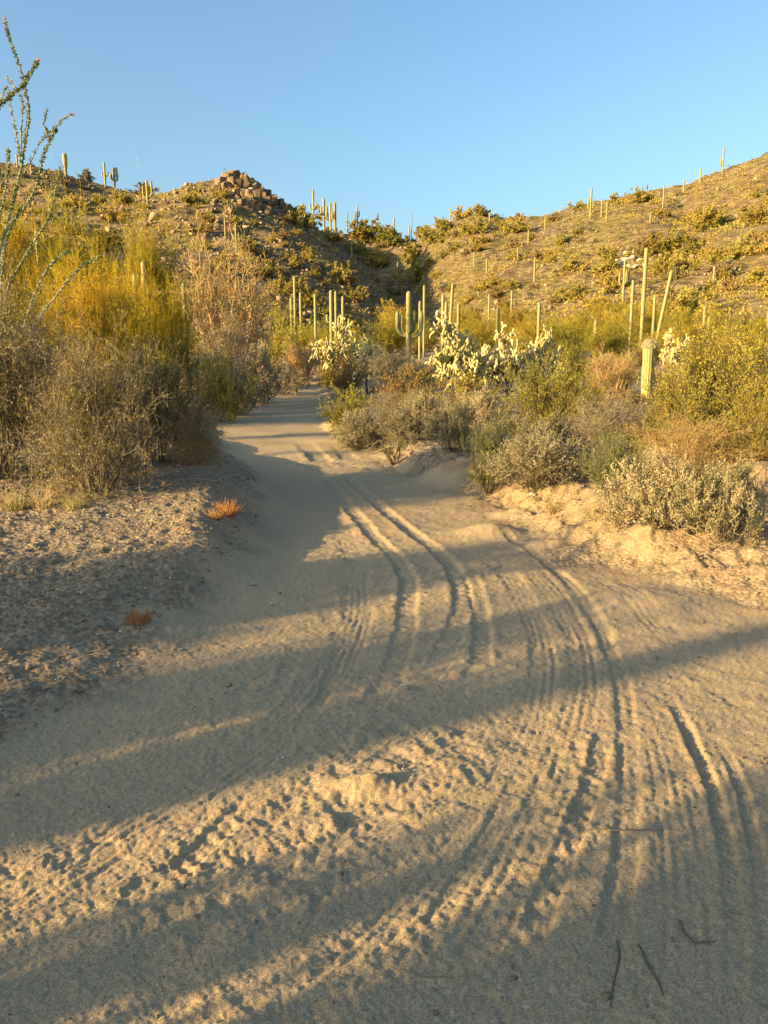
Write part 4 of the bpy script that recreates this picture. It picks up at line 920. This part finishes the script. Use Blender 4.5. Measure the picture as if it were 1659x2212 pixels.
# ---------------------------------------------------------------- saguaros: x, top, base (1659 px copy), width, arms, label, depth when the foot is hidden
C3 = ((.45, 175, 2.2, .28, .8), (.5, 0, 2.2, .26, .8), (.42, 80, 2.0, .3, .75))
SAG = [
    (3, 350, 416, 6, (), 'plain saguaro at the left edge of the picture on the hill', None, {}),
    (38, 332, 362, 4, (), 'dark saguaro post on the left skyline behind the ocotillo', None, {}),
    (68, 352, 374, 4, (), 'short saguaro on the left skyline right of the ocotillo main stems', None, {}),
    (143, 330, 384, 7, (), 'club-topped saguaro, tallest on the left skyline', None, {'club': .55}),
    (228, 350, 404, 5, ((.42, 170, 2.0, .12, .8), (.45, 10, 2.0, .1, .8)), 'saguaro with two stub arms on the left skyline', None, {}),
    (248, 360, 406, 6, ((.4, 180, 1.8, .2, .9), (.35, 0, 1.8, .28, .9), (.6, 0, 1.4, .3, .9)), 'thick-armed saguaro right of the stub-armed one on the left skyline', None, {}),
    (320, 388, 454, 6, ((.42, 180, 2.6, .3, .8), (.45, 0, 3.0, .42, .8), (.5, 70, 1.6, .3, .7)), 'candelabra saguaro below the skyline left of the rocky knoll', None, {}),
    (487, 470, 516, 4, (), 'plain saguaro post in the middle of the rocky knoll slope', None, {}),
    (511, 482, 550, 5, ((.3, 180, 1.8, .3, .8), (.28, 0, 2.0, .36, .8)), 'three-stemmed saguaro low on the rocky knoll slope', None, {}),
    (654, 438, 490, 5, ((.35, 180, 1.6, .3, .8), (.4, 0, 1.6, .25, .8)), 'saguaro in a yellow bush on the right flank of the knoll', None, {}),
    (760, 517, 562, 4, (), 'plain saguaro low on the right flank of the knoll', None, {}),
    (677, 409, 466, 5, ((.45, 180, 2.4, .1, .8), (.45, 0, 2.4, .12, .8)), 'cross-shaped saguaro on the skyline right of the knoll', None, {}),
    (700, 427, 477, 6, ((.4, 0, 1.6, .3, .9), (.5, 180, 1.4, .2, .8)), 'bulky dark saguaro second from the knoll on the skyline', None, {}),
    (714, 436, 479, 5, ((.35, 180, 1.8, .25, .8), (.38, 0, 2.0, .15, .8)), 'reddish-topped saguaro third from the knoll on the skyline', None, {}),
    (724, 436, 479, 6, ((.45, 180, 1.5, .2, .8),), 'dark saguaro fourth from the knoll on the skyline', None, {}),
    (750, 457, 474, 3, (), 'small dark saguaro alone on the saddle skyline', None, {}),
    (772, 443, 482, 4, ((.4, 180, 2.2, .28, .9), (.6, 0, 1.6, .2, .8)), 'saguaro with an arm, rightmost of the skyline group at the saddle', None, {}),
    (851, 470, 484, 4, (), 'tiny dark saguaro at the lowest point of the saddle', None, {}),
    (884, 487, 520, 4, (), 'shaded saguaro just below the saddle at the foot of the right hill', None, {}),
    (889, 459, 484, 3, (), 'thin saguaro on the skyline at the left end of the right hill', None, {}),
    (859, 565, 597, 3, (), 'small saguaro in the gully below the saddle', None, {}),
    (640, 593, 672, 6, (), 'tallest stem of the saguaro trio right of the brown bare tree', 62, {}),
    (632, 640, 674, 5, (), 'short left stem of the saguaro trio right of the brown bare tree', 61, {}),
    (652, 628, 674, 4, (), 'thin right stem of the saguaro trio right of the brown bare tree', 63, {}),
    (683, 631, 690, 6, (), 'lone saguaro post between the trio and the twin posts', 60, {}),
    (717, 623, 717, 9, ((.62, 180, 1.6, .06, .7),), 'thick saguaro with a stub arm above the left centre cholla', 52, {}),
    (727, 626, 715, 7, (), 'saguaro post right behind the thick stub-armed one', 60, {}),
    (742, 636, 712, 6, ((.45, 0, 3.2, .2, .8), (.45, 180, 2.2, .25, .8)), 'saguaro with a low right arm, right of the twin posts', 54, {}),
    (882, 624, 742, 13, ((.52, 178, 3.6, .16, .8), (.54, 165, 2.0, .16, .75), (.5, 2, 4.2, .17, .85), (.56, 15, 1.5, .2, .7), (.55, -85, 1.2, .14, .8)), 'big candelabra saguaro in the centre with five arms', 40, {}),
    (906, 647, 708, 5, (), 'short saguaro post just right of the big candelabra', 58, {}),
    (915, 613, 706, 6, (), 'taller saguaro post right of the big candelabra', 60, {}),
    (955, 632, 712, 6, (), 'left of the three saguaros behind the largest cholla', 52, {}),
    (967, 608, 712, 7, (), 'leaning tallest of the three saguaros behind the largest cholla', 52, {'lean': (.05, 0)}),
    (962, 648, 712, 4, (), 'short middle one of the three saguaros behind the largest cholla', 51, {}),
    (988, 653, 710, 5, (), 'saguaro post to the right of the three behind the largest cholla', 58, {}),
    (1053, 632, 690, 4, (), 'thin saguaro above the right half of the cholla row', 78, {}),
    (1073, 660, 727, 6, (), 'nearer saguaro post above the right half of the cholla row', 54, {}),
    (1101, 625, 680, 5, (), 'saguaro post at the foot of the right hill left of the lone tall post', 80, {}),
    (1024, 542, 576, 4, (), 'small saguaro leftmost on the open right slope', None, {}),
    (1051, 557, 592, 4, (), 'small saguaro second from left on the open right slope', None, {}),
    (1118, 533, 562, 4, (), 'small saguaro third from left on the open right slope', None, {}),
    (1141, 495, 529, 4, (), 'small saguaro high up left on the right slope', None, {}),
    (1154, 554, 609, 5, ((.55, 0, 2.0, .12, .9),), 'saguaro with a stub right arm on the open right slope', None, {}),
    (1160, 648, 730, 7, (), 'lone tall saguaro post right of the cholla row', 50, {}),
    (1177, 467, 497, 3, (), 'thin saguaro just below the right ridge', None, {}),
    (1282, 688, 736, 7, (), 'short saguaro post in yellow brush left of the tall leaning group', 47, {}),
    (1057, 458, 494, 4, (), 'saguaro by the dark notch on the right skyline', None, {}),
    (973, 448, 469, 3, ((.4, 0, 2.0, .2, .9),), 'small armed saguaro on the skyline left of the dark notch', None, {}),
    (1275, 404, 470, 5, ((.3, 180, 1.8, .3, .8), (.3, 0, 1.6, .28, .8)), 'tall-tipped saguaro cluster on the right skyline', None, {}),
    (1299, 430, 468, 4, (), 'left of two plain saguaros beside the skyline cluster', None, {}),
    (1310, 434, 475, 4, (), 'right of two plain saguaros beside the skyline cluster', None, {}),
    (1404, 462, 482, 4, (), 'short saguaro below the right skyline', None, {}),
    (1432, 399, 447, 4, (), 'saguaro on the right skyline left of the steep rise', None, {}),
    (1476, 387, 419, 4, (), 'saguaro third from the right on the skyline', None, {}),
    (1512, 363, 396, 4, (), 'saguaro second from the right on the skyline', None, {}),
    (1560, 317, 374, 4, ((.3, 180, 2.0, .2, .8),), 'highest saguaro, rightmost on the skyline', None, {}),
    (1345, 560, 660, 6, ((.45, 180, 3.0, .22, .8), (.48, 0, 3.0, .25, .8), (.5, 90, 1.8, .3, .7), (.5, -60, 1.6, .26, .7)), 'dark candelabra saguaro in front of the white rocks', None, {}),
    (1357, 601, 740, 8, (), 'saguaro post left of the tallest one on the right', 52, {}),
    (1381, 531, 725, 10, (), 'tallest saguaro on the right in front of the hill', 56, {}),
    (1405, 634, 700, 6, (), 'short saguaro between the tallest and the leaning one', 58, {}),
    (1408, 580, 720, 9, (), 'saguaro leaning to the right beside the tallest one', 54, {'lean': (.16, 0)}),
    (1513, 658, 722, 6, ((.55, 0, 2.8, .16, .85), (.45, 180, 2.4, .1, .8)), 'small branching saguaro above the cholla at right', 58, {}),
    (1541, 573, 609, 5, (), 'single saguaro post on the right slope above the branching one', None, {}),
    (1650, 667, 735, 7, (), 'saguaro at the right edge behind the tallest creosote', 46, {}),
    (103, 484, 600, 10, (), 'saguaro post rising from the left palo verde thicket', 34, {}),
    (303, 586, 660, 7, (), 'pale rounded saguaro in front of the tall palo verde plume', 32, {}),
    (322, 558, 650, 6, (), 'slim saguaro beside the pale rounded one in the left thicket', 33, {}),
    (405, 606, 690, 8, (), 'pale saguaro at the left side of the brown bare tree', 35, {}),
    (460, 626, 700, 6, (), 'saguaro half hidden inside the brown bare tree', 39, {}),
]
for (x, yt, yb, wpx, arms, lab, Y, kw) in SAG:
    if Y is None: p = hit(x, yb); Y = p[1]
    else: p = base_at(x, Y)
    top = at_depth(x, yt, Y); h = max(top[2] - p[2], 1.0); r = max(wpx * PX / F_PX * Y * .42, .10)
    saguaro(lab, (p[0], p[1], p[2] - .1), h, r, arms, nr=9, **kw)

# the stubby ribbed saguaro in the right thicket
def stubby():
    Y = 23.0; p = base_at(1400, Y); h = at_depth(1400, 733, Y)[2] - p[2]; r = 13.0 * PX / F_PX * Y
    e = empty('saguaro_cactus', p); tag(e, 'stubby thick ribbed saguaro with woolly top in the right thicket', 'cactus')
    V, Q, T, A = column(h, r, 13, rings=24, base=.85)
    link('trunk', MB().add(V, Q, T, A).mesh('stubby_trunk', M['saguaro'], True, 'ridge'), e)
    n = 900; rng = np.random.default_rng(9)                       # woolly spines over the crown
    th = rng.uniform(0, 2 * math.pi, n); f = rng.uniform(0, 1, n) ** .6; zz = h - f * r * 1.5; rr = r * np.sqrt(np.clip(1 - (np.clip(zz - (h - 1.2 * r), 0, None) / (1.2 * r)) ** 2, .0, 1))
    P = np.stack([np.cos(th) * rr, np.sin(th) * rr, zz], 1); D = unit(np.stack([np.cos(th), np.sin(th), 1.2 - f], 1))
    V, Q = leaves(rng, np.stack([P - D * .01, P + D * .03], 1), n, (0, 1), (.03, .055), .35, .5, .3)
    link('woolly_top', MB().add(V, Q, None, np.ones(len(V))).mesh('stubby_top', M['saguaro_top'], False, 'ridge'), e)
stubby()

# ---------------------------------------------------------------- hills: bushes, boulders, stones
def clump(seed, w=2.2, h=1.5, n=1000, leaf='creo_far', l=(.16, .3)):
    """far bush: small leaf tufts on a few stems"""
    rng = np.random.default_rng(seed)
    P0, R0 = roots(rng, 20, .25, 1.35, (.7, 1.1), 5, .03, .14, .03); P1, R1 = grow(rng, P0, R0, 130, (.15, 1), (.2, .45), 4, (.3, 1.3), .03, .2, .6, .015)
    fit([P0, P1], h, w)
    m = MB(); V, Q = tubes(P0, R0, 3); m.add(V, Q); V, Q = tubes(P1, R1 * .8, 3); m.add(V, Q); ns = sum(len(q) for q in m.Q)
    V, Q = leaves(rng, P1, n, (.1, 1), l, .55, 1.2, .3); m.add(V, Q)
    me = make_mesh('hill_bush', np.concatenate(m.V), np.concatenate(m.Q), None, False, [M['twig_grey'], M[leaf]], np.concatenate([np.zeros(ns), np.ones(len(Q))]))
    return me
HB = [clump(400 + k, 2.6, 1.5, 4600, lf, (.09, .19)) for k, lf in enumerate(('creo_far', 'hill_leaf', 'hill_leaf_brown', 'hill_leaf', 'hill_leaf_brown', 'grey_leaf'))]
rg = np.random.default_rng(123)
def bush_at(x, y, s, k, label, group):
    p = hit(x, y); o = link('hill_bush', HB[k]); o.location = (p[0], p[1], p[2] - .12); o.rotation_euler = (0, 0, rg.uniform(0, 6.28)); o.scale = (s, s, s * rg.uniform(.75, 1.05))
    return tag(o, label, 'bush', group)
# bushes that stand out, placed one by one (x, foot, width in px)
BIG = [(165, 447, 45, 1), (215, 440, 30, 1), (265, 440, 36, 1), (130, 392, 36, 4), (187, 388, 26, 5), (245, 478, 50, 1), (310, 408, 40, 4), (420, 440, 42, 1), (483, 428, 34, 1), (540, 545, 45, 1), (730, 610, 65, 1), (655, 490, 60, 1), (715, 520, 40, 1), (760, 545, 34, 1), (820, 575, 44, 1), (635, 425, 34, 4), (810, 560, 34, 3),
       (835, 470, 34, 0), (780, 478, 36, 0), (912, 470, 34, 5), (940, 520, 60, 3), (900, 610, 60, 1), (1380, 436, 44, 1), (1250, 455, 34, 1), (1330, 440, 34, 1), (1110, 500, 46, 3), (1290, 668, 56, 1), (1240, 585, 46, 1), (1305, 590, 50, 3), (1440, 590, 60, 1), (1490, 690, 90, 1), (1560, 575, 50, 3), (1640, 480, 60, 0), (1530, 490, 60, 3), (1590, 555, 46, 1), (1640, 610, 50, 1), (1440, 545, 60, 0), (1020, 505, 50, 3), (1000, 470, 34, 3), (1040, 466, 36, 3), (620, 640, 60, 0), (560, 600, 60, 0), (680, 660, 50, 0), (760, 650, 50, 0), (830, 690, 60, 3), (470, 590, 50, 0), (230, 530, 50, 0), (160, 505, 40, 0), (900, 560, 46, 0), (850, 530, 60, 0), (790, 520, 60, 0)]
NAMEB = {1: 'yellow-green', 3: 'yellow-green', 0: 'olive', 4: 'brownish', 5: 'grey'}
for k, (x, y, w, t) in enumerate(BIG):
    side = 'left hillside' if x < 690 else ('slope around the saddle' if x < 960 else 'right hillside')
    p = hit(x, y); s = w * 1.3 * PX / F_PX * p[1] / 2.6
    same = sorted(q[0] for q in BIG if (q[0] < 690, q[0] < 960) == (x < 690, x < 960))
    bush_at(x, y, s, t, 'large %s bush, %s from left of those on the %s' % (NAMEB[t], ORD[same.index(x)], side), 'large bushes on the %s' % side)
n = 0
while n < 285:
    x = rg.uniform(-30, 1690); y = rg.uniform(335, 700)
    sky = np.interp(x * PX, [a for a, b, c in SKY], [b for a, b, c in SKY]) / PX
    if y < sky + 6 or (430 < x < 690 and 400 < y < 470 and rg.uniform() < .8): continue
    if x < 640 and y > 600: continue
    side = 'left' if x < 860 else 'right'
    if side == 'right' and noise(x / 90 + y / 200, y / 45, 88) + rg.uniform(-.5, .5) < -.1: continue
    if side == 'left' and rg.uniform() < .5: continue
    bush_at(x, y, rg.uniform(.55, 1.7) * (1.0 if side == 'right' else .8), int(rg.choice([0, 1, 1, 3, 3, 2, 4, 5])), 'small bush scattered on the %s hillside' % side, 'small bushes on the %s hillside' % side)
    n += 1
# low scrub and bunch grass too small to count
def scrub():
    rng = np.random.default_rng(8); N = 10000
    y = rng.uniform(88, 262, N); x = rng.uniform(-.56, .6, N) * y
    keep = noise(x / 6, y / 6, 90) + rng.uniform(-.5, .6, N) > 0; keep &= (x > -20) | (rng.uniform(0, 1, N) < .55); x, y = x[keep], y[keep]; z = land(x, y); N = len(x)
    k = 18; P = np.repeat(np.stack([x, y, z], 1), k, 0); P[:, :2] += rng.normal(size=(N * k, 2)) * .42; P[:, 2] += rng.uniform(0, .6, N * k)
    D = unit(rng.normal(size=(N * k, 3)) + np.array([0, 0, .6]))
    V, Q = leaves(rng, np.stack([P, P + D * .1], 1), N * k, (0, .2), (.18, .4), .5, .7, .3)
    tag(link('hill_scrub', make_mesh('hill_scrub', V, Q, None, False, [M['hill_leaf']])), 'low scrub and dry grass covering the hillsides', 'scrub', kind='stuff')
scrub()

# boulders of the rocky knoll, each a rock of its own
BM = [boulder_mesh(500 + k, M['rock_dark'], 15, .5, (1, .85, .95), False) for k in range(9)]
RM = [boulder_mesh(520 + k, M['rock'], 14, .6, (1, .9, .8), False) for k in range(10)]
def rock_at(me, x, y, wpx, label, group, cat='boulder', kind='boulder', tall=1.0, sink=.25, p=None, lean=.3):
    p = hit(x, y) if p is None else p; r = wpx * PX / F_PX * p[1] * .5
    o = link(kind, me); o.location = (p[0], p[1], p[2] + r * tall * (1 - sink) * .6); o.scale = (r, r * .9, r * tall)
    o.rotation_euler = (rg.uniform(-lean, lean), rg.uniform(-lean, lean), rg.uniform(0, 6.28)); return tag(o, label, cat, group)
TOP = [(478, 398, 26, 1.0), (492, 388, 22, 1.1), (505, 384, 26, 1.1), (520, 386, 22, 1.3), (534, 388, 24, 1.2), (548, 390, 20, 1.2), (560, 396, 18, 1.1), (572, 402, 17, 1.1), (585, 408, 16, 1.0), (485, 408, 22, 1.1), (500, 402, 22, 1.3), (515, 405, 24, 1.3), (530, 404, 26, 1.2), (545, 408, 22, 1.2),
       (556, 414, 20, 1.4), (568, 420, 18, 1.3), (470, 412, 18, 1.0), (510, 422, 20, 1.3), (526, 424, 18, 1.1), (540, 424, 22, 1.0), (556, 432, 24, 1.6), (590, 420, 18, 1.0), (602, 425, 18, 1.1), (612, 428, 18, 1.3), (622, 428, 20, 1.6), (632, 434, 18, 1.1), (458, 418, 16, .9), (442, 418, 14, .9), (430, 416, 12, .9), (580, 434, 18, 1.0), (596, 438, 16, .9), (612, 444, 16, .9), (520, 440, 16, .9), (540, 446, 18, .9), (560, 450, 16, .9), (494, 430, 16, .9), (476, 430, 14, .9)]
rt = np.random.default_rng(31)
TOP += [(float(rt.uniform(455, 640)), float(rt.uniform(400, 462)), float(rt.uniform(9, 15)), float(rt.uniform(.8, 1.3))) for k in range(60)]
TOP += [(float(x), float(y), 20.0, 1.3) for x, y in ((488, 382), (500, 379), (512, 378), (526, 380), (540, 384), (553, 389), (566, 395), (578, 401), (594, 410), (606, 416))]
for k, (x, y, w, t) in enumerate(TOP):
    rock_at(BM[k % 9], x, y, w * .95, 'brown boulder of the pile crowning the rocky knoll' if y < 426 else 'brown boulder just below the pile on the rocky knoll', 'boulders of the rocky knoll', tall=t)
# white quartz outcrop on the right hillside
QM = [boulder_mesh(540 + k, M['quartz'], 16, .6, (1, .9, .7)) for k in range(4)]
for k, (x, y, w) in enumerate([(1335, 556, 14), (1350, 562, 18), (1366, 560, 16), (1382, 564, 14), (1342, 572, 14), (1358, 576, 16), (1374, 578, 14), (1392, 574, 12), (1370, 548, 12), (1330, 566, 10), (1398, 582, 12), (1350, 548, 10)]):
    rock_at(QM[k % 4], x, y, w, 'white rock of the pale outcrop on the right hillside', 'white rocks on the right hillside', 'rock', 'quartz_rock', .9, .35)
n = 0
while n < 230:                                                   # larger stones strewn over the knoll and the left slope
    x = rg.uniform(240, 880); y = rg.uniform(400, 640); sky = np.interp(x * PX, [a for a, b, c in SKY], [b for a, b, c in SKY]) / PX
    if y < sky + 8 or (x < 560 and y > 590): continue
    rock_at(RM[n % 10], x, y, rg.uniform(4.5, 8.5) * (1.25 if rg.uniform() < .15 else 1), 'tan rock strewn on the stony slope below the knoll', 'rocks strewn on the slope below the knoll', 'rock', 'slope_rock', rg.uniform(.7, 1.2)); n += 1
def scree():
    rng = np.random.default_rng(4); m = MB()
    for k in range(6):
        N = 2000; y = rng.uniform(90, 250, N); x = rng.uniform(-.55, .6, N) * y
        kl = (x < 8) & (rng.uniform(0, 1, N) < np.where(x > -60, 1, .55)); keep = kl | ((rng.uniform(0, 1, N) < .55) & (noise(x / 13, y / 9, 95) > -.1)); x, y = x[keep], y[keep]
        z = land(x, y); s = rng.lognormal(-1.5, .45, len(x)) * np.where(x < 8, 1.25, .85)
        hv, ht = hull(600 + k, 11, .6, (1, .85, .75)); V, T = spread(hv, ht, np.stack([x, y, z + s * .25], 1), np.stack([s, s * .9, s * rng.uniform(.6, 1.1, len(x))], 1), rng.uniform(0, 6.28, len(x))); m.add(V, None, T)
    tag(link('scree', m.mesh('scree', M['rock'], False)), 'small loose stones covering the hillsides', 'stones', kind='stuff')
scree()

# ---------------------------------------------------------------- near ground: rocks, stones, gravel, grass, sticks
p = base_at(1665, 7.4)
rock_at(boulder_mesh(700, M['rock'], 30, .75, (1, .9, .85)), 0, 0, 110, 'large pale boulder cut by the right edge of the picture', None, 'boulder', 'boulder', 1.0, .2, p, .15)
rock_at(boulder_mesh(701, M['rock'], 26, .75, (1, .8, .8)), 1030, 1024, 44, 'orange-tan rock on the right bank beside the dark cushion bush', None, 'rock', 'rock', .9, .3, None, .15)
SM = [boulder_mesh(720 + k, M['stone'], 16, .8, (1, .85, .6)) for k in range(6)]
for k, (x, y, w, lab) in enumerate([(872, 1488, 22, 'pale flat stone on the road among the tyre ruts'), (612, 1641, 12, 'small white stone on the road left of the churned sand'), (300, 1105, 12, 'pale stone on the sunlit verge nearest the left shrubs'), (588, 1308, 12, 'flat stone on the shaded road at the foot of the left bank'), (548, 1265, 16, 'pale stone on the slope of the left bank'), (545, 1142, 10, 'white stone at the upper rim of the left bank'), (540, 1018, 10, 'white stone where the left bank meets the road'),
                                (1150, 1072, 16, 'pale stone in front of the dark cushion bush'), (1635, 1288, 16, 'pale stone at the right edge below the shaded verge'), (1230, 1072, 10, 'small stone right of the pale one before the dark cushion bush'), (930, 985, 12, 'white pebble cluster stone by the green seedling')]):
    rock_at(SM[k % 6], x, y, w, lab, None, 'stone', 'stone', .7, .3, None, .2)
n = 0
while n < 60:
    x = rg.uniform(0, 520); y = rg.uniform(1080, 1560)
    q = hit(x, y)
    if XL(q[1]) - q[0] < .3: continue
    rock_at(SM[n % 6], x, y, rg.uniform(4.5, 11), 'small pale stone lying on the left gravel verge', 'stones on the left verge', 'stone', 'stone', rg.uniform(.6, .9), .3, q, .3); n += 1

def on_ground(rng, N, x0, x1, y0, y1, pw=1.6):
    y = y0 + (y1 - y0) * rng.uniform(0, 1, N) ** pw; x = rng.uniform(x0, x1, N) * (y * .62 + .6); return x, y
def gravel():
    rng = np.random.default_rng(14); m = MB()
    for k in range(5):
        x, y = on_ground(rng, 3300, -1, 1, 1.5, 13); dl = XL(y) - x; dr = x - XR(y); out = np.maximum(dl, dr)
        keep = (out > .15) | (rng.uniform(0, 1, len(x)) < .10); x, y, out = x[keep], y[keep], out[keep]
        z = surface(x, y); s = rng.lognormal(-5.3, .5, len(x)) * np.where(out > .15, 1.25, .7) * (1 + y * .03)
        hv, ht = hull(640 + k, 9, .8, (1, .85, .6)); V, T = spread(hv, ht, np.stack([x, y, z + s * .3], 1), np.stack([s, s * .9, s], 1), rng.uniform(0, 6.28, len(x))); m.add(V, None, T)
    tag(link('gravel', m.mesh('gravel', M['pebble'], False)), 'loose gravel on the verges and road', 'gravel', kind='stuff')
    # dry litter: broken twig bits on the verges
    m = MB(); x, y = on_ground(rng, 9000, -1, 1, 2.2, 13); dl = XL(y) - x; dr = x - XR(y); out = np.maximum(dl, dr)
    keep = (out > .2) & (noise(x * 1.1, y * 1.1, 97) + rng.uniform(-.6, .6, len(x)) > -.1); x, y = x[keep], y[keep]; z = surface(x, y) + .006; N = len(x)
    a = rng.uniform(0, 6.28, N); L = rng.uniform(.015, .05, N); d = np.stack([np.cos(a) * L, np.sin(a) * L, rng.uniform(-.2, .5, N) * L], 1); c = np.stack([x, y, z], 1)
    V, Q = tubes(np.stack([c - d, c + np.array([0, 0, .006]), c + d], 1), np.full((N, 3), .0028), 3); m.add(V, Q)
    tag(link('dry_litter', m.mesh('dry_litter', M['litter'])), 'dry leaf and twig litter on the verges', 'litter', kind='stuff')
gravel()

for k, (x, y, h, w, mat, lab) in enumerate([(30, 1100, .22, .3, 'dry_grass', 'straw-coloured grass tuft at the left edge under the grey shrub'), (95, 1098, .2, .26, 'dry_grass', 'second straw grass tuft from the left edge'), (160, 1098, .16, .24, 'dry_grass', 'third straw grass tuft from the left edge'), (492, 1112, .17, .2, 'rust_grass', 'rust-orange grass tuft on the rim of the left bank'),
                                       (465, 1120, .1, .16, 'rust_grass', 'smaller rust grass tuft beside the rust-orange one'), (1320, 1112, .24, .4, 'dry_grass', 'tall straw grass between the dark cushion bush and the whitish bush'), (1285, 1120, .16, .3, 'dry_grass', 'lower straw grass left of the tall straw grass'), (1195, 1108, .14, .16, 'dry_grass', 'thin straw grass above the clay mounds'), (760, 968, .3, .5, 'dry_grass', 'dry grass at the foot of the roadside cushion bush'),
                                       (445, 860, .35, .7, 'dry_grass', 'dry grass at the foot of the yellow bush left of the road'), (520, 868, .3, .6, 'dry_grass', 'dry grass tuft where the left road edge bends'), (300, 1345, .1, .2, 'rust_grass', 'low rusty tuft on the shaded verge')]):
    p = hit(x, y); o = link('grass_tuft', grass(800 + k, h, w, 110, mat)); o.location = p; tag(o, lab, 'grass')

STICKS = [([(1332, 2035), (1338, 2075), (1325, 2130), (1318, 2190)], .006, 'long thin pale stick lying in the right-hand rut', 'bark'), ([(1378, 2050), (1405, 2105), (1432, 2162)], .006, 'dark straight stick right of the right-hand rut', 'twig_dark'), ([(1468, 1990), (1478, 2020), (1500, 2042), (1545, 2040)], .006, 'bent forked twig on the sand at lower right', 'bark'),
          ([(1572, 1968), (1605, 1978)], .006, 'short pale stick near the right edge', 'twig_grey'), ([(850, 2095), (930, 2118), (1040, 2112)], .003, 'thin curved pale stalk across the lower rut', 'twig_grey'), ([(1250, 1798), (1330, 1795), (1410, 1797)], .004, 'thin twig on the shaded right sand', 'bark'), ([(1450, 1660), (1520, 1672)], .004, 'small twig above the right shade patch', 'bark'), ([(1130, 1888), (1175, 1892)], .004, 'small straw lying across the zigzag rut', 'twig_grey')]
for pts, r, lab, mt in STICKS:
    q = np.array([flat(*a) for a in pts]); t = np.linspace(0, len(q) - 1, 12); P = np.stack([np.interp(t, np.arange(len(q)), q[:, i]) for i in (0, 1)], 1)
    z = surface(P[:, 0], P[:, 1]); z = np.maximum(z, np.linspace(z[0], z[-1], 12)) + r * .4
    P3 = np.concatenate([P, z[:, None]], 1); b = P3[0].copy(); V, Q = tubes((P3 - b)[None], (r * .6 * np.linspace(1, .5, 12) * rg.uniform(.8, 1.2, 12))[None], 6)
    o = link('stick', MB().add(V, Q).mesh('stick', M[mt])); o.location = b; tag(o, lab, 'stick', 'sticks on the sand')

# bird above the knoll
def bird():
    p = at_depth(486, 366, 200); e = empty('bird', p); tag(e, 'tiny dark bird flying above the rocky knoll', 'bird')
    V, Q = tubes(np.array([[(-.22, 0, 0), (-.12, 0, .01), (0, 0, .02), (.12, 0, .03), (.2, 0, .04), (.26, 0, .035)]], float), np.array([[.03, .045, .06, .05, .035, .008]]), 6); link('body', MB().add(V, Q).mesh('bird_body', M['twig_dark']), e)
    for s in (-1, 1):
        W = np.array([(.08, 0, .03), (-.08, 0, .03), (-.1, s * .3, .1), (-.02, s * .55, .08), (.04, s * .3, .11), (.08, 0, .018), (-.08, 0, .018), (-.1, s * .3, .088), (-.02, s * .55, .075), (.04, s * .3, .098)])
        link('wing', MB().add(W, None, [(0, 1, 2), (0, 2, 4), (4, 2, 3), (5, 7, 6), (5, 9, 7), (9, 8, 7)]).mesh('bird_wing', M['twig_dark'], False), e)
bird()
